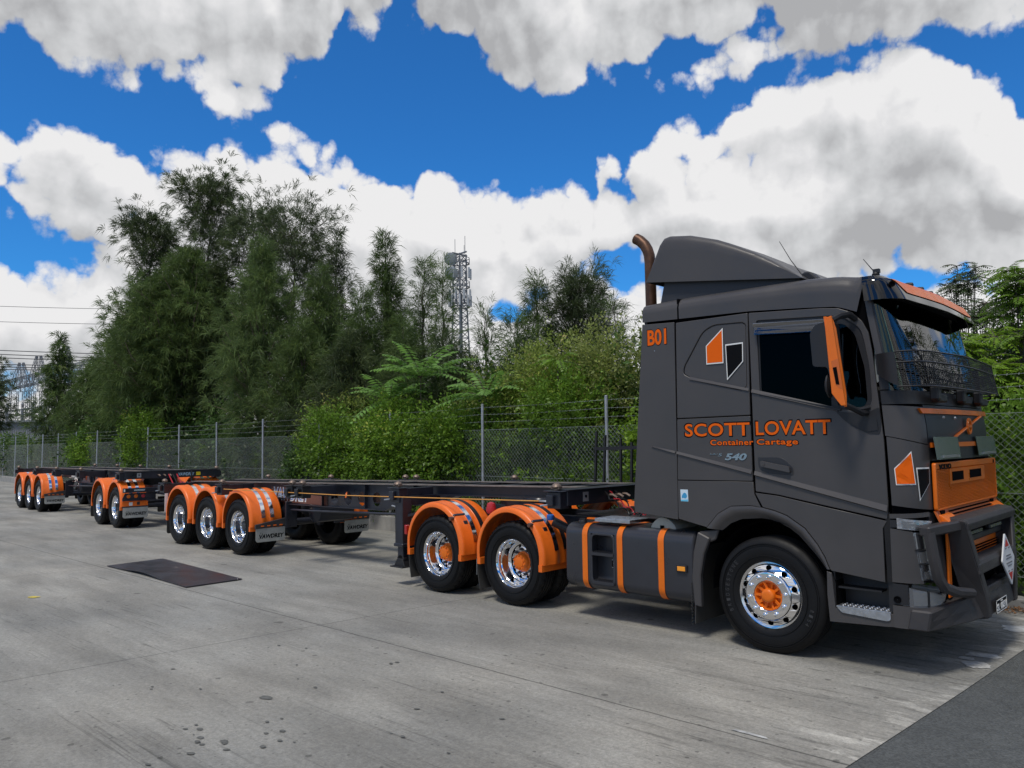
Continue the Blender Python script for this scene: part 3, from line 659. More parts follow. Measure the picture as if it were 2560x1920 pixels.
def leaves(C, D, per, L, w, rng, tnt, spread=.5, up=.35, fold=.0):
    n = len(C); c = np.repeat(C, per, 0); d0 = np.repeat(D, per, 0)
    s = rng.uniform(-.5, 1, (n*per, 1)); c = c+d0*s*L*3.2+rng.normal(0, L*.55, (n*per, 3))
    d = unit(d0+rng.normal(0, spread, (n*per, 3))+np.array([0, 0, -.1])); nrm = unit(rng.normal(0, .55, (n*per, 3))+np.array([0, 0, up])+d0*.3); sd = unit(np.cross(d, nrm))
    ln = L*rng.uniform(.6, 1.25, (n*per, 1)); ww = w*rng.uniform(.7, 1.25, (n*per, 1))
    V = np.stack([c, c+d*ln*.45+sd*ww, c+d*ln-np.array([0, 0, 1])*ln*.15, c+d*ln*.45-sd*ww], 1)
    return V, np.clip(np.repeat(tnt, per)+rng.normal(0, .13, n*per), 0, 1)
def shrub(name, centre, rad, seed, m, label, n=900, per=13, L=.07, w=.019, lumps=9, cat='shrub', group=None, z0=None, stems=7, up=.5):
    """leafy bush: overlapping lumps of twigs round several stems"""
    rng = np.random.default_rng(seed); root = empty(name, (centre[0], centre[1], 0), 0, label, cat, group)
    cz = centre[2]; C = []; D = []; T = []
    lc = unit(rng.normal(0, 1, (lumps, 3)))*rng.uniform(.35, .78, (lumps, 1))*np.array(rad); lr = np.array(rad)*rng.uniform(.38, .62, (lumps, 1))
    lc = np.vstack([lc, [[0, 0, 0]]]); lr = np.vstack([lr, [np.array(rad)*.75]])
    for c, r in zip(lc, lr):
        k = max(8, int(n/(lumps+1))); d = unit(rng.normal(0, 1, (k, 3))+np.array([0, -.25, .15])); s = rng.uniform(.70, 1.08, (k, 1))+(rng.random((k, 1)) < .07)*rng.uniform(.1, .35, (k, 1))
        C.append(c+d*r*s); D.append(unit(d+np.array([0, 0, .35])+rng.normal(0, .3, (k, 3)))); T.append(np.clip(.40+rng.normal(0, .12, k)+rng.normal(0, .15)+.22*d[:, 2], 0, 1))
    C = np.concatenate(C); D = np.concatenate(D); T = np.concatenate(T); C[:, 2] += cz; fo = (centre[0]+C[:, 0]-F0.x)*FN.x+(centre[1]+C[:, 1]-F0.y)*FN.y; ok = (C[:, 2] > .05) & (fo > -.42) & ((fo > .12) | (C[:, 2] > .95+.5*np.sin(C[:, 0]*5))); C, D, T = C[ok], D[ok], T[ok]
    V, t = leaves(C, D, per, L, w, rng, T, up=up)
    tm = MB()
    for k in range(stems):
        e = C[rng.integers(len(C))]*[.8, .8, .92]; a = np.array([rng.normal(0, .12), rng.normal(0, .12), 0]); mid = (a+e)/2+rng.normal(0, .1, 3); mid[2] = e[2]*.55
        tm.tube([tuple(a), tuple(mid), tuple(e)], [.022, .014, .005], 5, caps=False)
    tm.build('stem', BARK, root, weld=False); quads('foliage', V, t, m, root); return root
LFB = leafmat('hedge_leaves', (.12, .225, .030), .55, .42, .40, tip=(.46, .52, .09))
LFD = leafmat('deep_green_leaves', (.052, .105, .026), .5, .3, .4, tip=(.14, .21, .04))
LFO = leafmat('olive_leaves', (.19, .255, .060), .45, .4, .5, tip=(.46, .40, .15))
LFW = leafmat('pale_flowering_leaves', (.22, .27, .085), .5, .4, .5, tip=(.62, .58, .40))
LFY = leafmat('lime_leaves', (.17, .30, .03), .4, .45, .42, tip=(.38, .48, .05))
LFDR = leafmat('dry_scrub_leaves', (.16, .13, .07), .45, .25, .7, tip=(.27, .23, .13))
def fz(n, off, z): p = fpt(n, off); return (p.x, p.y, z)
HG = 'leafy shrubs pressed against the fence'
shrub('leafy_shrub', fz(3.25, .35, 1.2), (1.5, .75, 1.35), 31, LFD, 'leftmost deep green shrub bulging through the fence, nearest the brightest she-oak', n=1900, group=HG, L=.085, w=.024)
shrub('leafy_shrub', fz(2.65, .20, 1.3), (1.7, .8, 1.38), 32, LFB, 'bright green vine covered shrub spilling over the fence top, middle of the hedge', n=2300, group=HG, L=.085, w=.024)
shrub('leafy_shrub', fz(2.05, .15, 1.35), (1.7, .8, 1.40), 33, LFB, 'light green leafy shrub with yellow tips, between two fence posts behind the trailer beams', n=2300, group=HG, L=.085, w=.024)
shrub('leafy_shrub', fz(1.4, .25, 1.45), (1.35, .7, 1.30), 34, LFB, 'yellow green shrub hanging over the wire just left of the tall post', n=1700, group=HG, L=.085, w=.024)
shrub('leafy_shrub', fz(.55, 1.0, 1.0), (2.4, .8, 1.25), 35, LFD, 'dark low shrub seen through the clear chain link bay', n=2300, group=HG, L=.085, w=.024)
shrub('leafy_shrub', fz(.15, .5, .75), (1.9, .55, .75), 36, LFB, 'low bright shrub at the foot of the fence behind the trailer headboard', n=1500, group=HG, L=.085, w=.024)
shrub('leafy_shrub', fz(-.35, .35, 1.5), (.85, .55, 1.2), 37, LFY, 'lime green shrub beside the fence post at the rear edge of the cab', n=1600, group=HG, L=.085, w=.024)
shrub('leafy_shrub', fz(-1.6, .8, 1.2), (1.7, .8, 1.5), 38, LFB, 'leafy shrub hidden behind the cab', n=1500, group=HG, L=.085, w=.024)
TG = 'taller shrubs behind the hedge'
def sh2(u, v, d, rx, rz, seed, m, label, n=1000, **kw):
    d0 = d; d = fence_depth(u)+1.6+(d-13.4)*.6; rx *= d/d0; rz *= d/d0; x, y = G(u, d); z = Ht(v, d)-rz*.9; shrub('tall_shrub', (x, y, z), (rx, rx*.8, rz), seed, m, label, n=n, group=TG, L=kw.pop('L', .085), w=kw.pop('w', .02), **kw)
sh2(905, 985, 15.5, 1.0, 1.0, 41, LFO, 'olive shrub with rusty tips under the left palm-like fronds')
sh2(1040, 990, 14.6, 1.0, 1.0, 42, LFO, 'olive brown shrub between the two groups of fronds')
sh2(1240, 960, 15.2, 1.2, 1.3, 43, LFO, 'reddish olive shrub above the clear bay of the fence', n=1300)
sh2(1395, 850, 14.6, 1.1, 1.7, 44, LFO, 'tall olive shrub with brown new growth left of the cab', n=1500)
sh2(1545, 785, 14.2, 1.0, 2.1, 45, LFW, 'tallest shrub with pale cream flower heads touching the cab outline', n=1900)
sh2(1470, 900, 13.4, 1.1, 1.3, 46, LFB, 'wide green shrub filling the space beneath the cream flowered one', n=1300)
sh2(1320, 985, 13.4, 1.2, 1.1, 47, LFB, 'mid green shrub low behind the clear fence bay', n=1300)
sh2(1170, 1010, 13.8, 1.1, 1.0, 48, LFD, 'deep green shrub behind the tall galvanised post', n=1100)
SG = 'shrubs along the far fence'
def sh3(n, off, r, seed, m, label, nn=700, **kw): shrub('leafy_shrub', fz(n, off, r[2]*.85), r, seed, m, label, n=nn, group=SG, L=.10, w=.028, per=10, **kw)
sh3(4.35, 1.6, (1.3, .9, 1.1), 51, LFO, 'olive shrub with yellow flowers behind the fence under the brightest she-oak')
sh3(5.6, 2.0, (1.6, 1, .9), 52, LFD, 'dark low shrub behind the fence below the pink trunks')
sh3(7.2, 1.6, (1.6, 1, 1.0), 53, LFD, 'dark shrub behind the fence in the shade of the big group')
sh3(7.35, .35, (1.9, .8, 1.85), 54, LFB, 'tall bright green shrub covering a fence post at the left of the big group', 1300)
sh3(9.7, .35, (1.6, .8, 1.42), 55, LFB, 'bright green shrub covering the fence beneath the low she-oak', 1000)
sh3(11.2, 1.5, (1.8, 1, 1.2), 58, LFD, 'dark shrub between the two bright ones on the far fence', 700)
sh3(14, 2.5, (3.0, 1.4, 1.0), 56, LFDR, 'tan dry scrub behind the far end of the fence', 1000)
sh3(18, 3.0, (3.6, 1.6, 1.0), 57, LFDR, 'straw coloured dry scrub at the left end of the fence', 1000)
# dark undergrowth that closes the view beneath the trees
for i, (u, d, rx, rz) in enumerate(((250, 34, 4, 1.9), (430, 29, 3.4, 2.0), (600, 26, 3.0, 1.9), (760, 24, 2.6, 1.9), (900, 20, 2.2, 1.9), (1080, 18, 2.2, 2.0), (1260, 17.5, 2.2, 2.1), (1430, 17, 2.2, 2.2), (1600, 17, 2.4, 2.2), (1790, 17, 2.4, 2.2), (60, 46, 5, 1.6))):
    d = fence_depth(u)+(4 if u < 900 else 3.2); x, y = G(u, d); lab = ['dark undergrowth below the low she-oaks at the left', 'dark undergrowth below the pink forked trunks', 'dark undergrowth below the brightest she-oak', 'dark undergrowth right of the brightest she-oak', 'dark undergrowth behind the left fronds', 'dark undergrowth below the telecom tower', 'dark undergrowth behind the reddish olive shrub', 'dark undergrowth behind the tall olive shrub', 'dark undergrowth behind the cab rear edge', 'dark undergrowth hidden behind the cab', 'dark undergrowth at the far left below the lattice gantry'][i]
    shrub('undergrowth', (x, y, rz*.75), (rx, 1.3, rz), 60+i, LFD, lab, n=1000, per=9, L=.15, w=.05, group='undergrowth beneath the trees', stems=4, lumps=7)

# fronds: long pinnate leaves (tree of heaven) -- bright rosettes above the hedge
def frond_plant(name, u, v, d, R, nfr, seed, m, label, droop=.55, leaf=.13, lw=.022, cat='plant', group='frond plants above the hedge', pairs=13, elev=.75, stemr=.02, crowns=None):
    d = fence_depth(u)+.9 if crowns is None else d; R *= 1.12*d/13.5 if crowns is None else 1
    rng = np.random.default_rng(seed); x, y = G(u, d); H = Ht(v, d); root = empty(name, (x, y, 0), 0, label, cat, group)
    tm = MB(); VV = []; TT = []
    crowns = crowns or [(0, 0, H-R*.45)]
    for (cx, cy, cz) in crowns:
        tm.tube([(cx*.2, cy*.2, 0), (cx*.6, cy*.5, cz*.6), (cx, cy, cz)], [stemr*1.4, stemr, stemr*.5], 6, caps=False)
        for k in range(nfr):
            az = k*2.4+rng.normal(0, .25); el = elev+rng.normal(0, .25)-.35*(k/nfr); ln = R*rng.uniform(.75, 1.15)
            hd = np.array([cos(az), sin(az), 0]); s = np.linspace(0, 1, pairs+1)[:, None]
            P = np.array([cx, cy, cz])+hd*ln*s*cos(el)+np.array([0, 0, 1])*(ln*s*sin(el)-ln*droop*s**2.2)
            tm.tube([tuple(q) for q in P[::3]], [.006, .005, .004, .003, .002][:len(P[::3])], 4, caps=False)
            T_ = unit(np.gradient(P, axis=0)); sd = unit(np.cross(T_, [0, 0, 1])); 
            for sg in (-1, 1):
                c = P[1:]; t = T_[1:]; a = sd[1:]*sg; L_ = leaf*np.sin(np.linspace(.5, 2.75, pairs))[:, None]*rng.uniform(.85, 1.15, (pairs, 1))
                dd = unit(a*.85+t*.45+np.array([0, 0, -.25])+rng.normal(0, .08, (pairs, 3))); ww = unit(np.cross(dd, np.cross(t, a)+rng.normal(0, .1, (pairs, 3))))*lw
                VV.append(np.stack([c, c+dd*L_*.4+ww, c+dd*L_-np.array([0, 0, .12])*L_, c+dd*L_*.4-ww], 1)); TT.append(np.clip(rng.normal(.5, .12, pairs)+rng.normal(0, .08), 0, 1))
    tm.build('stem', BARK, root, weld=False); quads('foliage', np.concatenate(VV), np.concatenate(TT), m, root); return root
FR = leafmat('frond_leaves', (.15, .30, .075), .4, .45, .4, tip=(.30, .46, .11))
frond_plant('frond_plant', 1052, 868, 14.0, 1.0, 22, 71, FR, 'largest palm-like rosette of long green fronds above the hedge', leaf=.24, lw=.040, droop=.35)
frond_plant('frond_plant', 975, 935, 13.6, .85, 16, 72, FR, 'left palm-like rosette of fronds, lower than the largest', leaf=.21, lw=.036, droop=.35)
frond_plant('frond_plant', 1215, 925, 13.0, .9, 18, 73, FR, 'right rosette of drooping fronds beside the tall fence post', leaf=.21, lw=.036, droop=.35)
frond_plant('frond_plant', 1395, 870, 13.4, .5, 10, 74, LFB, 'small tuft of light fronds among the olive shrubs', leaf=.12, lw=.022)
# trees to the right of the cab, with fine compound leaves
def fine_tree(u, d, spots, seed, m, label, leaf=.10, pairs=11, R=.55, n=14, lw=.018):
    rng = np.random.default_rng(seed); x0, y0 = G(u, d); cr = []
    for (uu, vv, dd) in spots:
        x, y = G(uu, dd); cr.append((x-x0, y-y0, Ht(vv, dd)))
    frond_plant('feathery_tree', u, 600, d, R, n, seed, m, label, droop=.42, leaf=leaf, lw=lw, cat='tree', group='feathery leaved trees right of the cab', pairs=pairs, elev=.45, stemr=.010, crowns=cr)
rs = random.Random(3)
def scatter(us, vs, ds, k): return [(rs.uniform(*us), rs.uniform(*vs), rs.uniform(*ds)) for _ in range(k)]
LFT = leafmat('thin_tree_leaves', (.06, .10, .04), .4, .3, .5)
fine_tree(2410, 15, scatter((2385, 2465), (675, 745), (14.8, 15.3), 17), 81, LFT, 'thin tree sprig with small dark leaves against the sky right of the cab roof', R=.34, leaf=.075, lw=.013, n=8, pairs=7)
fine_tree(2470, 14.5, scatter((2330, 2560), (760, 850), (14, 15.4), 26), 82, LFT, 'loose dark leaved tree against white cloud behind the visor', R=.48, leaf=.075, n=9, lw=.013)
fine_tree(2560, 12.5, scatter((2510, 2700), (690, 900), (11.6, 13), 26), 83, LFB, 'green feathery tree hanging in from the right edge', R=.5, n=14)
fine_tree(2440, 12, scatter((2350, 2520), (850, 960), (11.6, 12.6), 17)+scatter((2400, 2570), (930, 1010), (11.2, 12), 13), 84, LFY, 'lime green feathery tree with drooping sprays right of the windscreen', R=.5, n=15)
fine_tree(2700, 13, scatter((2560, 2950), (700, 1100), (11.5, 14), 26), 85, LFB, 'green feathery tree out past the right edge', R=.55, n=12)
for i, (u, v, d, rx, rz, m, lab) in enumerate(((2480, 900, 14.6, 1.5, 1.3, LFD, 'dark leafy shrub behind the lime green tree'), (2440, 1130, 12.4, 1.0, 1.1, LFD, 'dark leafy shrub behind the chain link right of the grille'), (2570, 1080, 12.2, 1.1, 1.2, LFD, 'dark leafy shrub at the right edge behind the chain link'), (2540, 1250, 11.7, .9, .8, LFB, 'low green weeds pushing through the fence beside the bull bar'), (2720, 1000, 13, 2.0, 2.0, LFD, 'dark leafy shrub past the right edge'), (3050, 950, 12.5, 2.2, 2.2, LFB, 'green leafy shrub further past the right edge'))):
    d = max(d, fence_depth(u)+1.4); x, y = G(u, d); z = Ht(v, d)-rz*.6; shrub('leafy_shrub', (x, y, z), (rx, rx*.7, rz), 90+i, m, lab, n=1100, L=.09, w=.026, group='shrubs right of the cab')
for i, (x, y, H) in enumerate(((3.5, 7.5, 6.5), (6.5, 8.5, 6.5), (10, 8, 7))):
    sheoak('sheoak_tree', (x, y), H, 1.6, 120+i, NEED, ['she-oak out past the right edge, nearest the truck', 'middle she-oak out past the right edge', 'furthest she-oak out past the right edge'][i], nb=60, dens=.9)

# ------------------------------------------------------------------ far structures
GALV = mat('pale_tower_steel', (.19, .20, .215), .6, .3)
def lattice(b, p0, p1, w0, w1, n, r, r2=None, sides=4):
    """tapering lattice mast between p0 and p1"""
    p0 = Vector(p0); p1 = Vector(p1); d = (p1-p0).normalized(); s = d.cross(Vector((0, 0, 1))); s = Vector((1, 0, 0)) if s.length < .1 else s.normalized(); t = d.cross(s)
    def cor(k, f): 
        w = (w0+(w1-w0)*f)/2; i, j = ((-1, -1), (1, -1), (1, 1), (-1, 1))[k]; return p0.lerp(p1, f)+s*(i*w)+t*(j*w)
    for k in range(4): b.beam(cor(k, 0), cor(k, 1), r, r)
    for i in range(n):
        for k in range(4):
            a, c = (k, (k+1) % 4) if i % 2 else ((k+1) % 4, k)
            b.beam(cor(a, i/n), cor(c, (i+1)/n), r2 or r*.6, r2 or r*.6); b.beam(cor(k, i/n), cor((k+1) % 4, i/n), (r2 or r*.6), (r2 or r*.6))
D_ = 150; x, y = G(1152, D_); H = Ht(630, D_); root = empty('telecom_tower', (x, y, 0), 0, 'steel lattice telecom tower with round dishes rising above the trees', 'tower')
b = MB(); lattice(b, (0, 0, 0), (0, 0, H*.72), 3.6, 1.9, 20, .20, .11); lattice(b, (0, 0, H*.72), (0, 0, H), 1.9, 1.7, 9, .18, .10)
b.beam((.3, 0, 0), (.3, 0, H*.8), .35, .35); b.build('mast', GALV, root, weld=False)
for zf in (.73, .83, .95):
    b = MB(); b.lathe([(1.7, 0), (1.95, .0), (1.95, .15), (1.7, .15)], (0, 0, H*zf), 'z', 12, smooth=False)
    for k in range(12): a = k*pi/6; b.beam((1.9*cos(a), 1.9*sin(a), H*zf), (1.9*cos(a), 1.9*sin(a), H*zf+1.1), .09, .09)
    b.lathe([(1.88, 1.05), (1.95, 1.05), (1.95, 1.15), (1.88, 1.15)], (0, 0, H*zf), 'z', 12, smooth=False); b.build('platform', GALV, root, weld=False)
b = MB(); b.beam((-1.9, 0, H), (1.9, 0, H+.2), .25, .25); b.beam((0, -1.9, H), (0, 1.9, H), .25, .25); b.build('head_frame', GALV, root, weld=False)
PAN = mat('antenna_panel', (.42, .44, .46), .5)
for zf, k0 in ((.76, 0), (.79, .4), (.90, .2)):
    for k in range(8):
        a = k*pi/4+k0; c = Vector((2.1*cos(a), 2.1*sin(a), H*zf)); q = MB(); q.box(c, (.34, .34, 2.1), (0, 0, a)); q.build('antenna', PAN, root, bevel=.05)
LD = (Vector(CAMP)-Vector((x, y, 0))); LD.z = 0; LD.normalize(); SR = Vector((LD.y, -LD.x, 0))
for zf, s, o_ in ((.965, 1.25, -1.7), (.895, 1.3, -1.6)):
    c = LD*1.7+(-SR if SR.dot(RGT) > 0 else SR)*abs(o_)*1.0; q = MB(); q.lathe([(0, .55), (s*.6, .5), (s, .15), (s, -.15), (s*.5, -.3), (0, -.35)], (0, 0, 0), 'y', 28)
    o = q.build('dish', mat('dish_grey', (.22, .24, .25), .5), root); o.location = c+Vector((0, 0, H*zf)); o.rotation_euler = (0, 0, math.atan2(LD.y, LD.x)+pi/2+.35)
for a_, h_ in (((-1.3, 0), 3.2), ((1.3, .2), 3.4), ((0, 1.2), 2.0)): q = MB(); q.beam((a_[0], a_[1], H), (a_[0], a_[1], H+h_), .07, .07); q.build('whip_aerial', GALV, root)
# substation gantries at the left
GD = 120
def gpt(u, v, d=GD): x, y = G(u, d); return Vector((x, y, Ht(v, d)))
root = empty('lattice_gantry', (*G(130, GD), 0), 0, 'pale steel substation gantry of lattice masts and a long truss at the far left', 'gantry')
o0 = Vector((*G(130, GD), 0))
for (u, vt, d) in ((52, 890, 125), (95, 873, 120), (162, 850, 112)):
    top = gpt(u, vt, d); foot = Vector((top.x, top.y, 0)); b = MB(); sl = RGT.copy(); sl.z = 0
    zt = Ht(962, d)
    lattice(b, foot-sl*1.2-o0, Vector((top.x, top.y, zt))-sl*1.0-o0, 1.2, 1.0, 12, .08, .045); lattice(b, foot+sl*1.2-o0, Vector((top.x, top.y, zt))+sl*1.0-o0, 1.2, 1.0, 12, .08, .045)
    lattice(b, Vector((top.x, top.y, zt))-sl*1.0-o0, top-o0-sl*.3, 1.3, .2, 6, .075, .045); lattice(b, Vector((top.x, top.y, zt))+sl*1.0-o0, top-o0+sl*.3, 1.3, .2, 6, .075, .045)
    b.build('mast', GALV, root, weld=False)
b = MB(); lattice(b, gpt(-60, 965, 130)-o0, gpt(300, 885, 98)-o0, 1.3, 1.3, 40, .085, .05); lattice(b, gpt(-60, 1030, 130)-o0, gpt(240, 990, 105)-o0, .8, .8, 28, .07, .04); b.build('truss', GALV, root, weld=False)
b = MB()
for u in (20, 58, 84, 112, 140): p = gpt(u, 1010, 118)-o0; b.beam((p.x, p.y, 0), (p.x, p.y, Ht(1005, 118)), .35, .35); b.lathe([(.1, -1.2), (.3, -1.1), (.1, -1), (.3, -.9), (.1, -.8), (.3, -.7), (.1, -.5)], (p.x, p.y, Ht(1000, 118)+1), 'z', 8)
b.build('insulator_column', mat('insulator_grey', (.25, .26, .28), .4), root)
PW = mat('dark_line_wire', (.05, .055, .065), .6); pl = 0
for (v0, v1, lab) in ((843, 870, 'topmost power line sagging across the far left sky'), (853, 880, 'second power line from the top at the far left'), (862, 888, 'third power line from the top at the far left'), (885, 893, 'fourth power line from the top at the far left'), (893, 897, 'fifth power line from the top, just above the gantry truss'), (899, 903, 'lowest power line at the far left'), (735, 752, 'thin high power line crossing the low white cloud'), (775, 790, 'thin high power line under the upper one in the cloud')):
    a, c = gpt(-400, v0-12, 110), gpt(700, v1+12, 110); th = .035 if v0 < 800 else .06
    b = MB(); b.tube([tuple(a.lerp(c, t)-Vector((0, 0, 2.2*t*(1-t)))) for t in np.linspace(0, 1, 17)], th, 5, caps=False); b.build('power_line', PW, label=lab, cat='power line', group='power lines at the far left')
# corrugated shed beneath
def corr():
    m = mat('corrugated_wall', (.24, .25, .27), .6, .2); nt = m.node_tree; w_ = nt.nodes.new('ShaderNodeTexWave'); w_.inputs['Scale'].default_value = 1.2; w_.inputs['Distortion'].default_value = 0; tc = nt.nodes.new('ShaderNodeTexCoord'); nt.links.new(tc.outputs['Object'], w_.inputs['Vector'])
    bp = nt.nodes.new('ShaderNodeBump'); bp.inputs['Distance'].default_value = .1; nt.links.new(w_.outputs['Fac'], bp.inputs['Height']); nt.links.new(bp.outputs[0], nt.nodes['Principled BSDF'].inputs['Normal']); return m
x, y = G(85, 95); root = empty('substation_shed', (x, y, 0), YAW-pi/2, 'long pale grey corrugated shed behind the far left trees', 'building')
b = MB(); b.bb(-7, 7, 0, 8, 0, 5.2); b.build('wall', corr(), root); b = MB(); b.prism([(-7.3, 5.2), (7.3, 5.2), (7.3, 5.45), (-7.3, 5.45)], 'y', -.4, 8.4); b.build('roof', mat('shed_roof', (.20, .21, .23), .5), root)
for xx in (-4.5, 1.5, 4.5): b = MB(); b.bb(xx-.7, xx+.7, -.05, 0, 0.1, 2.6); b.build('door', mat('shed_door', (.10, .11, .13), .5), root)
# ------------------------------------------------------------------ wheels
def tyre_mb(b, y0, wid, R=.508, tread='rib', mi=0):
    """tyre whose outer sidewall is at y0, running towards +y"""
    rim = .288
    P = [(rim, .030), (.300, .016), (.335, .006), (.375, 0), (.415, .001), (.452, .008), (.480, .020), (R-.012, .034), (R-.003, .046)]
    P += [(R, .056)]
    g = [.27, .42, .58, .73]
    for q in g:
        c = wid*q; P += [(R, c-.007), (R-.012, c-.005), (R-.012, c+.005), (R, c+.007)]
    P += [(R, wid-.056), (R-.012, wid-.034), (.452, wid-.008), (.40, wid), (.335, wid-.006), (rim, wid-.03)]
    n = 96
    if tread == 'rib': b.lathe(P, (0, y0, 0), 'y', n, mi)
    else:
        V = []; m = len(P)
        for i, (r, h) in enumerate(P):
            sh = (r > R-.02) and (h < wid*.27 or h > wid*.73)
            for k in range(n):
                a = 2*pi*k/n; rr = r-(.014 if sh and k % 3 == 0 else 0); V.append((rr*cos(a), y0+h, rr*sin(a)))
        b.add(V, [(i*n+k, i*n+(k+1) % n, (i+1)*n+(k+1) % n, (i+1)*n+k) for i in range(m-1) for k in range(n)], mi, True)
    for (r, e) in ((.345, .0032), (.432, .0028), (.448, .0022)):       # moulded rings on the sidewall
        b.lathe([(r-.004, .004), (r-.002, -e), (r+.002, -e), (r+.004, .004)], (0, y0, 0), 'y', n, mi)
def disc_with_holes(name, r0, r1, prof, nh, rh, rc, m, parent, n=60, squash=1.0):
    cir = lambda c, r, k, sq=1: [(c[0]+r*cos(2*pi*i/k), c[1]+r*sin(2*pi*i/k)) for i in range(k)]
    loops = [cir((0, 0), r1, n), cir((0, 0), r0, n)]
    for i in range(nh):
        a = 2*pi*(i+.5)/nh; L = []
        for j in range(14):
            t = 2*pi*j/14; du, dv = rh*cos(t), rh*squash*sin(t); L.append(((rc+du)*cos(a)-dv*sin(a), (rc+du)*sin(a)+dv*cos(a)))
        loops.append(L)
    rr = [p[0] for p in prof]; hh = [p[1] for p in prof]
    return plate(name, loops, 0, .006, m, parent, bev=.0, warp=lambda x, y, z: (x, y+float(np.interp(math.hypot(x, z), rr, hh)), z))
def make_steer_wheel(parent):
    w = MB(); y = .018
    w.lathe([(.284, .040), (.290, .020), (.297, .014), (.302, .018), (.300, .028), (.293, .040), (.284, .060), (.276, .10)], (0, y-.012, 0), 'y', 72)
    w.lathe([(.292, .018), (.286, .030), (.280, .036), (.272, .030), (.262, .020)], (0, y-.012, 0), 'y', 72)
    w.lathe([(.212, -.022), (.206, -.034), (.200, -.040), (.195, -.041), (.135, -.041), (.130, -.036), (.128, 0), (.128, .05)], (0, y, 0), 'y', 72)
    wheel = w.build('wheel', CHR, parent);     d = disc_with_holes('rim_disc', .211, .266, [(.205, -.026), (.215, -.018), (.235, .002), (.266, .012)], 10, .0215, .240, CHR, wheel, squash=1.25)
    d.location = (0, y, 0)
    b = MB(); b.lathe([(.27, .03), (.1, .03)], (0, y+.02, 0), 'y', 32); b.build('wheel_back', DARK, wheel)
    t = MB(); tyre_mb(t, -.002, .30); t.build('tyre', RUB, wheel)
    for i in range(10):
        a = 2*pi*(i+.25)/10; q = MB(); c = (.168*cos(a), y-.041, .168*sin(a))
        q.lathe([(.022, .001), (.022, -.004), (.0165, -.006), (.0165, -.026), (.010, -.034), (0, -.036)], c, 'y', 12); q.build('wheel_nut', CHR, wheel)
    h = MB(); h.lathe([(.128, -.028), (.118, -.030), (.110, -.010), (.100, .012), (.066, .012), (.062, -.030), (.058, -.046), (.048, -.056), (.030, -.060), (0, -.060)], (0, y, 0), 'y', 40)
    for i in range(10): a = 2*pi*i/10; h.beam((.062*cos(a), y-.006, .062*sin(a)), (.118*cos(a), y-.022, .118*sin(a)), .012, .022)
    h.build('hub', ORP, wheel)
    # moulded lettering round the sidewall
    def arc_text(s, r, a_mid, step, h, flip=False):
        for i, ch in enumerate(s):
            if ch == ' ': continue
            a = a_mid+(len(s)/2-i-.5)*step
            def mp(x, z, dd, a=a):
                rad = r+z; an = a-x/r; return (rad*cos(an), -.005-dd, rad*sin(an))
            text('tyre_lettering', ch, (-h*.30, -h/2, h*.30, h/2), mp, RUBL, wheel, ext=.0015)
    arc_text('BRIDGESTONE', .395, radians(172), radians(6.6), .036); arc_text('R154', .395, radians(-22), radians(6), .034)
    return wheel
def make_dual_wheel(parent, hubmat, bolts=True, R=.505):
    w = MB(); y = .03
    w.lathe([(.286, .046), (.291, .014), (.297, .004), (.302, .008), (.300, .022), (.290, .05)], (0, y-.012, 0), 'y', 64)
    w.lathe([(.295, .006), (.286, .014), (.279, .030), (.272, .040), (.268, .075), (.258, .085), (.255, .175), (.244, .195), (.215, .208)], (0, y-.012, 0), 'y', 64)
    wheel = w.build('wheel', CHR, parent)
    d = disc_with_holes('rim_disc', .125, .218, [(.125, -.004), (.17, -.004), (.20, .004), (.218, .012)], 10, .0185, .190, CHR, wheel, squash=1.15); d.location = (0, y+.195, 0)
    b = MB(); b.lathe([(.22, .03), (.02, .03)], (0, y+.195, 0), 'y', 32); b.build('wheel_back', DARK, wheel)
    t = MB(); tyre_mb(t, 0, .275, R, 'lug'); t.build('tyre', RUB, wheel); t = MB(); tyre_mb(t, .325, .275, R, 'lug'); t.build('tyre', RUB, wheel)
    h = MB(); h.lathe([(.128, .20), (.122, .180), (.105, .175), (.100, .125), (.094, .112), (.070, .108), (.066, .098), (.050, .094), (0, .092)], (0, y, 0), 'y', 40)
    for i in range(10): a = 2*pi*i/10; h.lathe([(.011, .112), (.011, .098), (0, .096)], (.083*cos(a), y, .083*sin(a)), 'y', 8)
    h.build('hub', hubmat, wheel)
    for i in range(10):
        a = 2*pi*(i+.25)/10; q = MB(); c = (.152*cos(a), y+.190, .152*sin(a)); q.lathe([(.021, 0), (.021, -.006), (.0155, -.008), (.0155, -.034), (0, -.038)], c, 'y', 10); q.build('wheel_nut', DCHR if hubmat is not DCHR else CHR, wheel)
    return wheel
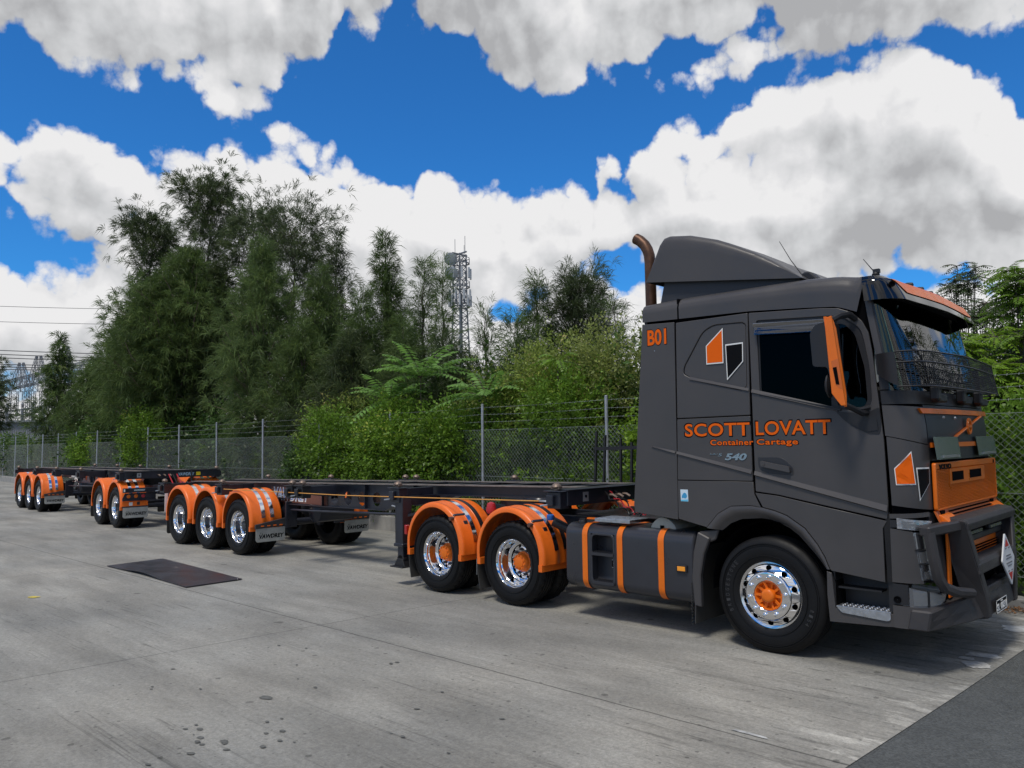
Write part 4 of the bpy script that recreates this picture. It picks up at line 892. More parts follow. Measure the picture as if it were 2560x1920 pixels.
# mudguard: arc cover over a dual wheel (local: axle at origin height hz, near edge y=0)
def guard_profile(): return [(-.004, .520), (-.004, .548), (.006, .570), (.022, .583), (.05, .588), (.19, .588), (.195, .592), (.265, .592), (.27, .588), (.36, .588), (.365, .592), (.435, .592), (.44, .588), (.575, .588), (.60, .580), (.61, .560), (.61, .535)]
def make_guard(parent, mm, strips='chrome', a0=-7, a1=187, tab=True, ext=0):
    b = MB(); P = guard_profile(); n = 40; A0, A1 = radians(a0), radians(a1)
    def fn(u, v, s):
        a = A0+(A1-A0)*u; k = v*(len(P)-1); i = min(int(k), len(P)-2); f = k-i; y = P[i][0]*(1-f)+P[i+1][0]*f; r = P[i][1]*(1-f)+P[i+1][1]*f
        if s: r -= .006; y = y+.006 if y < .3 else y-.006
        return (r*cos(a)*.965, y, r*sin(a))
    b.slab(fn, n, len(P)-1)
    if tab:
        for sg, a in ((1, A0), (-1, A1)):
            x = .565*cos(a)*.965; z = .575*sin(a); b.bb(x-.030*sg-.02, x-.030*sg+.035, -.006, .612, z-.075, z+.005)
    g = b.build('mudguard', mm, parent)
    for y0 in (.20, .37):
        q = MB(); lim0, lim1 = (radians(8), radians(118)) if strips != 'black2' else (radians(5), radians(120))
        q.grid(lambda u, v: (.5955*cos(lim0+(lim1-lim0)*u)*.965, y0+.074*v, .5955*sin(lim0+(lim1-lim0)*u)), 30, 1)
        q.build('reflective_strip', STRIPM if (strips == 'chrome' or (strips == 'mixed' and y0 < .3)) else TRIM, g)
    return g

# ------------------------------------------------------------------ curved front of the cab
XS = [(.3, 1.10), (1.33, 1.105), (1.4, 1.12), (2.0, 1.10), (2.23, 1.085), (2.63, 1.06), (3.02, 1.0), (3.33, .964)]
XF = [(.3, 1.45), (.9, 1.45), (1.33, 1.40), (1.75, 1.395), (2.04, 1.385), (2.2, 1.365), (2.35, 1.33), (2.75, 1.25), (3.05, 1.17), (3.33, 1.10)]
def itp(z, T): return float(np.interp(z, [a for a, _ in T], [c for _, c in T]))
def S0(t, z):
    xs, xf = itp(z, XS), itp(z, XF)
    if t < .5:
        s = t*2; k = ((1-s)**3, 3*s*(1-s)**2, 3*s*s*(1-s), s**3); c = ((xs, 0), (xs+.17, 0), (xf-.035, .08), (xf-.02, .45))
        return (sum(w*q[0] for w, q in zip(k, c)), sum(w*q[1] for w, q in zip(k, c)))
    s = (t-.5)*2; return (xf-.02*(1-s)**2, .45+.8*s)
def S(t, z, off=0.0):
    m = t > 1; tt = 2-t if m else t; tt = max(tt, 0); p = S0(tt, z)
    if off:
        q = S0(min(tt+.01, 1), z); r = S0(max(tt-.01, 0), z); d = (q[0]-r[0], q[1]-r[1]); L = math.hypot(*d); n = (d[1]/L, -d[0]/L)
        if tt < .01: n = (0, -1)
        if tt > .985: n = (1, 0)
        p = (p[0]+n[0]*off, p[1]+n[1]*off)
    return (p[0], 2.5-p[1] if m else p[1], z)
def spatch(name, quad, off, thick, m, parent, nu=24, nv=6, bev=0, **kw):
    """panel on the curved front: quad = (t,z) of top-left, top-right, bottom-right, bottom-left"""
    b = MB(); (a, c, d, e) = quad
    def fn(u, v, s):
        t = (a[0]*(1-u)+c[0]*u)*(1-v)+(e[0]*(1-u)+d[0]*u)*v; z = (a[1]*(1-u)+c[1]*u)*(1-v)+(e[1]*(1-u)+d[1]*u)*v
        return S(t, z, off-(thick if s else 0))
    b.slab(fn, nu, nv); return b.build(name, m, parent, **kw)
def smark(name, poly, off, m, parent, n=8, **kw):
    """flat decal on the curved front, polygon in (t,z)"""
    me = curve_mesh([poly], .001, 0); bm = bmesh.new(); bm.from_mesh(me)
    bmesh.ops.subdivide_edges(bm, edges=bm.edges, cuts=3); 
    for v in bm.verts: v.co = Vector(S(v.co.x, v.co.y, off+v.co.z*2))
    bm.to_mesh(me); bm.free(); me.materials.clear(); me.materials.append(m); o = bpy.data.objects.new(name, me); link(o, parent); return tag(o, **kw)

truck = empty('prime_mover', (0, 0, 0), 0, 'matt dark grey prime mover with orange trim and bull bar coupled to the front trailer', 'truck')
# dark core that closes the gaps between panels
b = MB()
for y in (.045, 2.44): b.bb(-1.27, 1.0, y, y+.02, 1.30, 3.28)
b.bb(-1.27, -1.24, .04, 2.46, 1.30, 3.30); b.bb(-1.27, .9, .06, 2.44, 1.22, 1.30)
b.build('cab_core', DARK, truck)
def cabplate(name, loops, m=GREY, y=0.0, th=.022, bev=.004, far=True, **kw):
    o = plate(name, loops, y, th, m, truck, bev, **kw)
    if far:
        c = o.copy(); c.data = o.data.copy(); COL.objects.link(c); c.parent = truck; c.location = (0, 2.5, 0); c.scale = (1, -1, 1)
    return o
R_ = rounded
cabplate('rear_fairing', [R_([(-1.290, 3.180), (-.902, 3.164), (-.921, 1.162), (-1.44, 1.21), (-1.452, 1.28)], [.01, .01, .01, .01, .01])])
# sleeper side: upper panel with the pressed recess, middle locker, lower skirt with wheel arch
rec = R_([(-.150, 3.075), (-.118, 3.05), (-.128, 2.455), (-.19, 2.425), (-.66, 2.545), (-.815, 2.625), (-.80, 2.70), (-.58, 3.03), (-.46, 3.085)], [.03, .03, .04, .04, .08, .06, .06, .12, .08])
up_ = cabplate('sleeper_panel', [R_([(-.885, 3.155), (-.095, 3.160), (-.105, 2.186), (-.90, 2.178)], .012), rec], bev=.007)
cabplate('sleeper_recess', [[(x*.985-.007, z*.995+.014) for x, z in rec]], y=.0085, th=.02)
cabplate('locker_door', [R_([(-.90, 2.170), (-.105, 2.178), (-.103, 1.566), (-.912, 1.560)], .012)])
arch_o = [(-.597, 1.102), (-.475, 1.24), (-.338, 1.319), (-.134, 1.334), (-.017, 1.322), (.10, 1.298), (.216, 1.259), (.379, 1.155), (.487, 1.02), (.547, .915), (.587, .818)]
arch_i = [(-.452, 1.085), (-.363, 1.155), (-.249, 1.203), (-.048, 1.222), (.04, 1.215), (.127, 1.192), (.22, 1.15), (.31, 1.087), (.436, .953), (.500, .875), (.542, .813)]
cabplate('sleeper_skirt', [[(-.912, 1.553), (-.103, 1.559), (-.096, 1.45), (-.030, 1.325), (-.134, 1.338), (-.338, 1.323), (-.478, 1.244), (-.600, 1.106), (-.917, 1.172)]], bev=.003)
# door with its window opening
door_o = [(-.086, 3.158), (.60, 3.117), (.753, 3.098), (.87, 3.048), (.955, 2.96), (1.003, 2.855), (1.025, 2.70), (1.04, 2.541), (1.063, 2.233), (1.088, 1.928), (1.098, 1.41), (1.085, 1.350), (.50, 1.352), (-.078, 1.474)]
door_o = [(-.086, 3.158), (.60, 3.117), (.753, 3.098), (.87, 3.048), (.955, 2.96), (1.003, 2.855), (1.025, 2.70), (1.04, 2.541), (1.063, 2.233), (1.088, 1.928), (1.098, 1.41), (1.085, 1.275), (.60, 1.362), (.14, 1.447), (-.078, 1.470)]
win = R_([(-.010, 3.075), (.70, 3.035), (.80, 3.01), (.935, 2.90), (.962, 2.80), (1.000, 2.55), (1.008, 2.26), (.955, 2.17), (.72, 2.215), (.0, 2.385)], [.02, .04, .06, .05, .05, .05, .04, .04, .02, .02])
door = cabplate('door', [R_(door_o, .012), win], bev=.005)
door['label'] = 'driver side door with lettering'
# black window surround, two panes and the divider
b = cabplate('window_frame', [win, R_([(.012, 3.005), (.66, 2.975), (.66, 2.235), (.012, 2.395)], .012), R_([(.715, 2.965), (.80, 2.95), (.885, 2.86), (.955, 2.56), (.968, 2.27), (.93, 2.215), (.715, 2.24)], [.03, .03, .05, .03, .03, .03, .02])], TRIM, y=.012, th=.018, bev=.002)
pane = plate('window', [[(.0, 3.02), (.67, 2.99), (.67, 2.22), (.0, 2.38)]], .020, .005, SGLASS, truck, 0)
pane2 = plate('quarter_window', [[(.70, 2.98), (.85, 2.93), (.98, 2.56), (.985, 2.22), (.70, 2.22)]], .020, .005, QGLASS, truck, 0)
bb_ = MB(); bb_.bb(-.01, .69, .032, .040, 2.2, 3.04); bb_.build('window_dark_backing', DARK, truck); bb_ = MB(); bb_.bb(.69, 1.0, .075, .08, 2.1, 3.0); bb_.build('quarter_dark_backing', DARK, truck)  # added black sheets stand in for the unlit cab interior behind the glass
# curtain bunched behind the quarter glass and the near windscreen edge
CURT = mat('silver_curtain', (.55, .60, .64), .55, 0, var=.12, vscale=9)
def curtain(parent, P0, P1, z0, z1, amp, nf, name='curtain', taper=.6):
    b = MB(); P0, P1 = Vector(P0), Vector(P1); d = P1-P0; nn = Vector((-d.y, d.x, 0)).normalized()
    def fn(u, v):
        k = 1-(1-taper)*sin(pi*min(v*1.1, 1))*.5; c = P0+d*(u*k+.1*(1-k)); w = amp*sin(u*nf*2*pi+v*2)*(.6+.4*sin(9*u)); return tuple(c+nn*w+Vector((0, 0, z1+(z0-z1)*v+.03*sin(12*u)*(v > .9))))
    b.grid(fn, 70, 10); return b.build(name, CURT, parent)
curtain(truck, (.735, .050, 0), (.93, .055, 0), 2.36, 2.87, .010, 4)
# weather shield over the window
b = MB()
def wsf(u, v, s):
    x = -.045+.78*u; zt = 3.052-.042*u; k = v; return (x+(.05*k if u < .04 else 0), -.004-.045*sin(pi*.5*k)-(.002 if s == 0 else 0), zt-.115*k)
b.slab(wsf, 24, 5); b.build('weather_shield', VGLASS, truck)
# waist mouldings (proud creases)
def strip(name, pts, h, m, y0=-.0, d=.010, **kw):
    b = MB(); n = len(pts)
    def fn(u, v):
        k = u*(n-1); i = min(int(k), n-2); f = k-i; x = pts[i][0]*(1-f)+pts[i+1][0]*f; z = pts[i][1]*(1-f)+pts[i+1][1]*f; hh = h if not isinstance(h, (list, tuple)) else h[0]+(h[1]-h[0])*u
        return (x, y0-(0, d, d*.25, 0)[min(int(v*3+.01), 3)], z+(hh*.5, -hh*.30, -hh*.42, -hh*.5)[min(int(v*3+.01), 3)])
    b.grid(fn, 20, 3, smooth=False); return b.build(name, m, truck, **kw)
strip('waist_crease', [(-.912, 1.832), (-.108, 1.648)], [.030, .045], SWAGE, d=.016); strip('waist_crease', [(-.080, 1.640), (.50, 1.502), (1.090, 1.362)], [.045, .062], SWAGE, d=.019)
strip('waist_crease', [(-1.21, 1.90), (-.93, 1.836)], [.008, .026], SWAGE, d=.014)
strip('waist_crease', [(-.74, 2.576), (-.108, 2.424)], [.035, .030], SWAGE, d=.012); strip('waist_crease', [(-.080, 2.412), (.30, 2.315), (.72, 2.205)], [.040, .034], SWAGE, d=.015)
b = MB(); b.beam((-.005, -.004, 2.380), (.75, -.006, 2.203), .016, .022, up=(0, 0, 1)); b.build('window_seal', TRIM, truck, bevel=.004)
# door handle in a scooped cup
hb = MB(); hb.prism(R_([(-.045, 1.790), (.20, 1.79), (.295, 1.70), (.295, 1.625), (.05, 1.640), (-.035, 1.68)], [.02, .06, .04, .02, .03, .03]), 'y', -.0035, .0); hb.build('handle_cup', mat('cup_shadow_paint', (.020, .021, .025), .5), door, bevel=.002)
hb = MB(); hb.prism(R_([(-.005, 1.757), (.270, 1.705), (.278, 1.652), (.0, 1.705)], .015), 'y', -.040, -.008); hb.prism([(.24, 1.71), (.27, 1.70), (.272, 1.655), (.245, 1.66)], 'y', -.03, .0); hb.lathe([(.012, 0), (.012, -.004), (0, -.004)], (.03, -.041, 1.725), 'y', 12); hb.build('door_handle', GREY, door, bevel=.005)
# lower side panel and arch flare
cabplate('side_skirt', [[(-.082, 1.458), (.137, 1.436), (.58, 1.352), (1.078, 1.262), (1.046, 1.20), (1.046, .755), (.605, .806), (.590, .818), (.552, .92), (.490, 1.026), (.382, 1.161), (.218, 1.265), (.10, 1.304), (-.012, 1.327)]], bev=.003)
b = MB()
def arf(u, v, s):
    k = u*(len(arch_o)-1); i = min(int(k), len(arch_o)-2); f = k-i; o_ = [arch_o[i][j]*(1-f)+arch_o[i+1][j]*f for j in (0, 1)]; n_ = [arch_i[i][j]*(1-f)+arch_i[i+1][j]*f for j in (0, 1)]
    y = -.006-.010*sin(pi*min(v*1.3, 1)) if v < .8 else .0; d = .02 if s else 0; return (o_[0]*(1-v)+n_[0]*v, y+.035*v*v+d, o_[1]*(1-v)+n_[1]*v)
b.slab(arf, 40, 6); fl = b.build('arch_flare', GREY, truck); c_ = fl.copy(); COL.objects.link(c_); c_.parent = truck; c_.location = (0, 2.5, 0); c_.scale = (1, -1, 1)
for y0, y1, ya in ((.02, .62, .60), (1.88, 2.48, 1.86)):
    b = MB(); b.grid(lambda u, v: (.04+.60*cos(pi*(1.02-1.06*u)), y0+(y1-y0)*v, .56+.64*sin(pi*(1.02-1.06*u))), 28, 1)
    b.bb(-.7, 1.0, ya, ya+.04, .5, 1.3); b.build('wheel_arch_liner', DARK, truck, weld=False)
# body-colour filler behind the front wheel, with rubber flap
b = MB(); b.slab(lambda u, v, s: (-.60-.165*sin(pi*.5*min(u*1.15, 1))-(-.0 if s else .0)+.05*v-.0*s, .0+(.03 if s else 0)+.012*sin(pi*v), 1.03-.72*u) if True else None, 14, 3)
b.v = []; b.f = []; b.m = []; b.sm = []
b.prism([(-.705, 1.055), (-.575, 1.00), (-.645, .84), (-.690, .62), (-.690, .325), (-.765, .335), (-.785, .60), (-.760, .85)], 'y', -.002, .06); b.prism([(-.705, 1.055), (-.72, .98), (-.62, .95), (-.53, .985), (-.49, 1.09)], 'y', .03, .07)
b.build('wheel_filler', GREY, truck, bevel=.010)
b = MB(); b.slab(lambda u, v, s: (-.735-.03*v+(.012 if s else 0), .0+.62*u, .90-.74*v), 4, 4)
for k in range(14): b.box((-.79, -.001, .15+.03*k), (.008, .012, .014))
b.build('rubber_flap', FLAPB, truck)
# roof
def perim(s):
    """outline of the roof seen from above, s 0..3: near side, front, far side"""
    if s <= 1: return (-1.285+(itp(3.33, XS)+1.285)*s, 0)
    if s <= 2: p = S((s-1)*2, 3.33); return (p[0], p[1])
    return (itp(3.33, XS)-(itp(3.33, XS)+1.285)*(s-2), 2.5)
ZB = [(-1.285, 3.203), (-.88, 3.192), (-.08, 3.174), (.45, 3.138), (.745, 3.112), (.87, 3.064), (.95, 3.03), (1.6, 3.03)]
ZT = [(-1.285, 3.402), (-.9, 3.418), (0, 3.421), (.45, 3.420), (.76, 3.400), (.93, 3.372), (1.1, 3.34)]
RP = [(0, 0), (0, .25), (0, .5), (.008, .68), (.028, .84), (.06, .94), (.10, .99), (.16, 1.02), (.45, 1.10), (.8, 1.14), (1.0, 1.15)]
def roofpt(s, v, inner=0):
    k = v*(len(RP)-1); i = min(int(k), len(RP)-2); f = k-i; w = RP[i][0]*(1-f)+RP[i+1][0]*f; h = RP[i][1]*(1-f)+RP[i+1][1]*f
    x, y = perim(s); sx = min(max(x, -1.285), .55); px, py = x+(sx-x)*w, y+(1.25-y)*w
    zb = itp(x, ZB) if not 1.0 < s < 2.0 else 3.28; zt = itp(x, ZT); return (px, py, zb+(zt-zb)*h-(.02 if inner else 0))
def roof(s0, s1, n, name):
    b = MB(); b.grid(lambda u, v: roofpt(s0+(s1-s0)*u, v), n, 30); return b.build(name, GREY, truck)
sg = (-.862+1.285)/(itp(3.33, XS)+1.285)
roof(sg+.008, 3-sg-.008, 90, 'roof'); roof(0, sg, 10, 'rear_roof_panel'); roof(3-sg, 3, 10, 'rear_roof_panel')
b = MB(); b.prism([(0.03, 3.2), (.03, 3.33), (.07, 3.38), (.2, 3.42), (1.25, 3.44), (2.3, 3.42), (2.45, 3.38), (2.47, 3.33), (2.47, 3.2)], 'x', -1.283, -1.25); b.bb(-1.28, -1.25, 0.03, 2.47, 1.25, 3.2); b.build('rear_wall', TRIM, truck)
b = MB(); b.prism([(-.87, 3.21), (-.85, 3.21), (-.85, 3.40), (-.87, 3.40)], 'y', .01, 2.49); b.prism([(.02, 3.3), (.2, 3.40), (1.25, 3.43), (2.3, 3.4), (2.48, 3.3)], 'x', -.869, -.850); b.build('roof_joint', DARK, truck)
# pillars, cowl and front panels
for t0, t1 in ((0, .055), (1.945, 2)):
    spatch('windscreen_pillar', ((t0, 3.28), (t1, 3.28), (t1, 2.36), (t0, 2.36)), 0, .05, GREY, truck, 5, 16)
spatch('windscreen_surround', ((.0, 3.29), (2, 3.29), (2, 3.15), (0, 3.15)), -.006, .03, TRIM, truck, 60, 3)
spatch('windscreen_seal', ((.056, 3.17), (.078, 3.17), (.078, 2.36), (.056, 2.36)), .001, .02, TRIM, truck, 2, 14); spatch('windscreen_seal', ((1.922, 3.17), (1.944, 3.17), (1.944, 2.36), (1.922, 2.36)), .001, .02, TRIM, truck, 2, 14)
spatch('windscreen', ((.078, 3.17), (1.922, 3.17), (1.922, 2.33), (.078, 2.33)), -.004, .004, WGLASS, truck, 60, 14)
spatch('wiper_cowl', ((.0, 2.35), (2, 2.35), (2, 2.235), (0, 2.235)), .0, .03, TRIM, truck, 60, 4)
spatch('corner_vent', ((.0, 2.47), (.075, 2.47), (.085, 2.36), (.0, 2.36)), .004, .02, TRIM, truck, 6, 4)
spatch('upper_corner_panel', ((.0, 2.228), (.40, 2.208), (.40, 1.895), (.0, 1.972)), 0, .03, GREY, truck, 14, 6)
spatch('upper_corner_panel', ((1.60, 2.208), (2, 2.228), (2, 1.972), (1.60, 1.895)), 0, .03, GREY, truck, 14, 6)
spatch('corner_panel', ((.008, 1.964), (.405, 1.886), (.405, 1.352), (.008, 1.395)), 0, .03, GREY, truck, 16, 10)
spatch('corner_panel', ((1.595, 1.886), (1.992, 1.964), (1.992, 1.395), (1.595, 1.352)), 0, .03, GREY, truck, 16, 10)
hood = spatch('bonnet_panel', ((.408, 2.228), (1.592, 2.228), (1.592, 1.758), (.408, 1.758)), .0, .03, mat('dark_bonnet_paint', (.014, .016, .020), .45, .1), truck, 30, 8)
spatch('front_core', ((.0, 2.34), (2, 2.34), (2, .95), (0, .95)), -.035, .02, DARK, truck, 40, 6)
spatch('orange_trim_bar', ((.335, 2.198), (1.665, 2.205), (1.64, 2.160), (.36, 2.155)), .022, .03, ORP, truck, 40, 2)
spatch('orange_trim_bar', ((.425, 1.908), (1.575, 1.908), (1.575, 1.868), (.425, 1.868)), .018, .03, ORP, truck, 30, 2)
# emblem: diagonal bar and upright ring
def front(x0): return lambda y, z, d: (x0+d, y, z)
em = MB(); em.beam((1.402, .90, 1.955), (1.392, 1.85, 2.150), .014, .030, up=(1, 0, 0)); em.build('emblem', ORP, truck, bevel=.004)
em = MB(); em.lathe([(.046, 0), (.050, .016), (.070, .016), (.074, 0)], (0, 0, 0), 'x', 32); em.box((.010, 0, 0), (.014, .10, .022))
e_ = em.build('emblem_ring', ORP, truck); e_.location = (1.400, 1.37, 2.052); e_.scale = (1, 1, 1.05)
for y in (.62, .98, 1.75): q = MB(); q.lathe([(.014, 0), (.010, .012), (0, .014)], (1.385, y, 2.125), 'x', 10); q.build('washer_jet', ALU, truck)
# windscreen wipers and their covers
for y in (.55, 1.35, 1.95):
    b = MB(); b.bb(1.345, 1.42, y-.14, y+.12, 2.255, 2.325); b.bb(1.36, 1.43, y-.20, y-.10, 2.27, 2.385); b.build('wiper_base', TRIM, truck, bevel=.012)
    b = MB(); b.beam((1.40, y-.15, 2.36), (1.335, y+.55, 2.42), .02, .016); b.beam((1.325, y-.1, 2.41), (1.335, y+.62, 2.40), .012, .03); b.build('wiper', TRIM, truck)
# orange grille: frame and diamond lattice over a dark hollow
def orange_grille(name, y0, y1, z0, z1, x, step, frame, slots=(), bow=.012):
    def mp(X, Y, Z): return (X+bow*(1-((Y-1.25)/1.05)**2), Y, Z)
    hole = R_([(y0+frame, z0+frame*.6), (y1-frame, z0+frame*.6), (y1-frame, z1-frame*2.2), (y0+frame, z1-frame*2.2)], .01)
    o = plate(name, [R_([(y0, z0), (y1, z0), (y1, z1), (y0, z1)], .025), hole], x, .03, ORP, truck, .004, axis='x')
    b = MB(); W_, H_ = y1-y0-2*frame, z1-z0-2.8*frame; zz0 = z0+frame*.6; yy0 = y0+frame; sl = .62
    k = -H_/sl
    while k < W_+H_/sl:
        for sg_ in (1, -1):
            a = (k, 0); c = (k+sg_*H_/sl, H_)
            if a[0] > c[0]: a, c = c, a
            if c[0] <= 0 or a[0] >= W_: continue
            if a[0] < 0: t = -a[0]/(c[0]-a[0]); a = (0, a[1]+(c[1]-a[1])*t)
            if c[0] > W_: t = (c[0]-W_)/(c[0]-a[0]); c = (W_, c[1]-(c[1]-a[1])*t)
            if any(sy0-.02 < yy0+(a[0]+c[0])/2 < sy1+.02 and False for sy0, sy1, *_ in slots): continue
            b.beam((x-.008, yy0+a[0], zz0+a[1]), (x-.008, yy0+c[0], zz0+c[1]), .0075, .012, up=(1, 0, 0))
        k += step
    b.build('grille_lattice', ORP, o, weld=False)
    return o
gr = orange_grille('grille', .262, 2.315, 1.342, 1.738, 1.402, .042, .024)
b = MB(); b.slab(lambda u, v, s: (1.404-(.012 if s else 0), .66+1.18*u+.0*v, 1.675-.13*v), 2, 2); hs = b.build('grille_handle', ORP, gr)
b = MB(); b.bb(1.400, 1.4085, .73, 1.08, 1.572, 1.65); b.bb(1.400, 1.4085, 1.30, 1.70, 1.575, 1.65); b.build('grille_slot', DARK, gr)
text('grille_lettering', 'VOLVO', (.36, 1.683, .70, 1.722), front(1.405), BLK, gr, off=.003)
text('grille_lettering', 'D', (2.20, 1.69, 2.235, 1.722), front(1.405), BLK, gr, off=.002)
# lower orange lip, slanting out, with two foot brackets
b = MB(); b.slab(lambda u, v, s: (1.385+.05*v-(.012 if s else 0), .25+2.07*u, 1.338-.115*v), 40, 2)
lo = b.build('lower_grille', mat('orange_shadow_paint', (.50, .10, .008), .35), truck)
b = MB()
for k in range(62):
    for j in range(4): y = .60+.0245*k+(.012 if j % 2 else 0); b.box((1.401+.013*j, y, 1.318-.027*j), (.010, .010, .014))
b.build('lower_grille_hole', DARK, lo, weld=False)
for y in (.30, 1.98): b = MB(); b.prism([(1.388, 1.31), (1.42, 1.30), (1.50, 1.235), (1.50, 1.225), (1.40, 1.235)], 'y', y, y+.30); b.build('grille_bracket', ORP, lo, bevel=.004); b = MB(); b.bb(1.385, 1.402, y+.06, y+.17, 1.295, 1.335); b.build('bracket_opening', DARK, lo)
# clear plastic insect screens (headlamp-height deflectors)
for y0, y1, z0, z1 in ((.22, .93, 1.768, 1.957), (1.56, 2.25, 1.775, 1.957)):
    b = MB(); b.slab(lambda u, v, s: (1.412+.022*v-(.005 if s else 0), y0+(y1-y0)*u, z1-(z1-z0)*v), 2, 2); o = b.build('acrylic_panel', mat('dull_green_acrylic', (.07, .10, .085), .22, 0, .6), truck)
    b = MB(); b.beam((1.438, y0+.15, z0+.022), (1.438, y1-.08, z0+.022), .012, .02); b.build('panel_bracket', ALU, o)
# sun visor with camera eye and orange centre panel
VIS0 = [(3.338, .035), (3.295, .105), (3.20, .135), (3.118, .155)]
b = MB()
def visor(u, v, s, t0=.0, t1=2.0, lift=0.0):
    t = t0+(t1-t0)*u; k = v*3; i = min(int(k), 2); f = k-i; z = VIS0[i][0]*(1-f)+VIS0[i+1][0]*f; o_ = VIS0[i][1]*(1-f)+VIS0[i+1][1]*f
    e = min(t, 2-t); fade = min(1, .35+e*2.2); p = S(t, z, o_*fade+lift-(.012 if s else 0)); zz = p[2]+.02*min(e, 1)
    return (p[0], p[1], zz)
b.slab(lambda u, v, s: visor(u, v, s, .012, 1.988), 80, 10); vz = b.build('sun_visor', GLOSSB, truck)
b = MB(); b.slab(lambda u, v, s: visor(u, .30+v*.40, s, .26+.14*v, 1.62+.03*v, .008), 60, 5); b.build('visor_panel', ORP, vz)
cv = S(.22, 3.25, .115); b = MB(); b.lathe([(.026, 0), (.026, -.012), (.018, -.014), (.016, -.004), (0, -.002)], (0, 0, 0), 'y', 24); o = b.build('camera_eye', DARK, vz); o.location = (cv[0]+.0, cv[1]-.005, cv[2]); o.rotation_euler = (0, 0, radians(38))
for i, t in enumerate((.80, 1.0, 1.2, 1.36)):
    p = roofpt(1+t/2, .42); b = MB(); b.lathe([(0, -.05), (.022, -.04), (.028, 0), (.022, .045), (0, .055)], (0, 0, 0), 'x', 12); b.bb(-.03, .03, -.02, .02, -.04, 0); o = b.build('marker_lamp', TRIM, truck); o.location = (p[0]-.02, p[1], p[2]+.05)
# bowed mesh stone guard in front of the windscreen
def guardpt(t, z):
    e = min(t, 2-t); return S(t, z, .02+.16*min(1, max(0, e-.02)/.22)**.8)
def side_t(t): return t
ZG = lambda t: 2.660+.035*min(min(t, 2-t), .9)
for (t0, t1) in ((1.86, 2.0), (.0, .14)):
    b = MB(); b.slab(lambda u, v, s: (lambda q: (q[0], q[1]+(0 if t0 < 1 else 0), q[2]))(guardpt(t0+(t1-t0)*u, (ZG(t0+(t1-t0)*u))*(1-v)+(2.49-.11*min((u if t0 < 1 else 1-u)*1.0, 1))*v)) if s == 0 else (lambda q: (q[0]-.003, q[1], q[2]))(guardpt(t0+(t1-t0)*u, (ZG(t0+(t1-t0)*u))*(1-v)+(2.49-.11*min((u if t0 < 1 else 1-u), 1))*v)), 10, 4); sgd = b.build('stone_guard', TRIM, truck)
b = MB(); NTS = 84
for k in range(NTS+1):
    t = .14+1.72*k/NTS; b.beam(guardpt(t, 2.375), guardpt(t, ZG(t)), .0040, .0040)
for j in range(17):
    f = j/16; P = [guardpt(.14+1.72*k/40, 2.375+(ZG(.14+1.72*k/40)-2.375)*f) for k in range(41)]; r = .0075 if j in (0, 16) else (.009 if j == 11 else .0019); b.tube(P, r, 4, caps=False)
b.build('guard_mesh', TRIM, sgd, weld=False)
for z in (2.63, 2.57, 2.52): q = MB(); q.lathe([(.008, 0), (.006, -.006), (0, -.007)], (1.085, -.015, z), 'y', 8); q.build('guard_bolt', CHR, sgd)
# things seen through the windscreen
curtain(truck, (1.02, .10, 0), (1.12, .42, 0), 2.42, 3.12, .02, 6, taper=.7); 
b = MB(); b.prism([(.62, 2.20), (1.22, 2.24), (1.20, 2.37), (.85, 2.42), (.66, 2.38)], 'y', .10, 2.40); b.build('dashboard', TRIM, truck, bevel=.03)
b = MB(); b.slab(lambda u, v, s: (1.0+.17*u, .20+.30*v, 2.425-.03*u+(.002 if s else 0)), 2, 2); b.build('paper_sheet', WHITE, truck)
b = MB(); b.lathe([(.18, 0), (.205, -.012), (.22, 0), (.205, .012), (.18, 0)], (0, 0, 0), 'z', 32); b.beam((-.2, 0, 0), (.2, 0, 0), .03, .02); o = b.build('steering_wheel', TRIM, truck); o.location = (.62, .62, 2.42); o.rotation_euler = (0, radians(-35), 0)
for y in (.45, 1.75): b = MB(); b.box((.05, y, 2.15), (.5, .5, .15)); b.box((-.22, y, 2.5), (.14, .48, .62), (0, radians(-8), 0)); b.box((-.25, y, 2.9), (.1, .28, .2)); b.build('seat', TRIM, truck, bevel=.05)
b = MB(); b.prism([(1.10, 2.98), (1.085, 3.085), (1.088, 3.09), (1.104, 2.985)], 'y', .30, .40); b.build('windscreen_sticker', WHITE, truck)
# mirror: black housing, orange cover facing forward, arms
MY = -.29
b = MB(); b.prism(R_([(.625, 2.86), (.68, 2.93), (.80, 2.95), (.84, 2.30), (.80, 2.36), (.765, 2.56), (.64, 2.57)], .03), 'y', MY-.02, MY+.18); mr_ = b.build('mirror', TRIM, truck, bevel=.022, seg=2)
b = MB(); b.lathe([(0, -.05), (.045, -.045), (.078, -.01), (.078, .01), (.05, .04), (0, .045)], (0, 0, 0), 'x', 20); o = b.build('wide_mirror', TRIM, mr_); o.location = (.745, MY+.06, 2.405); o.scale = (.6, 1, 1.35)
cov = MB()
def covf(u, v, s):
    # v top->bottom, u across (outer to inner)
    zt = 2.985-.77*v; xl = .770+.085*v; wy = .085
    nar = 1-.55*max(0, (v-.86)/.14)-.35*max(0, (.08-v)/.08)
    x = xl+.018*sin(pi*(.15+.7*u))+.045*u; y = MY-.045+(.075*u)*nar
    return (x-(.02 if s else 0), y+(.0), zt-(.03*u if v < .1 else 0)+(.05*(1-u) if v > .9 else 0))
cov.slab(covf, 8, 16); cover = cov.build('mirror_cover', ORP, mr_, bevel=.004)
b = MB(); b.prism([(.800, 2.70), (.862, 2.72), (.888, 2.54), (.888, 2.46), (.855, 2.46), (.832, 2.50)], 'y', MY-.052, MY-.0475)
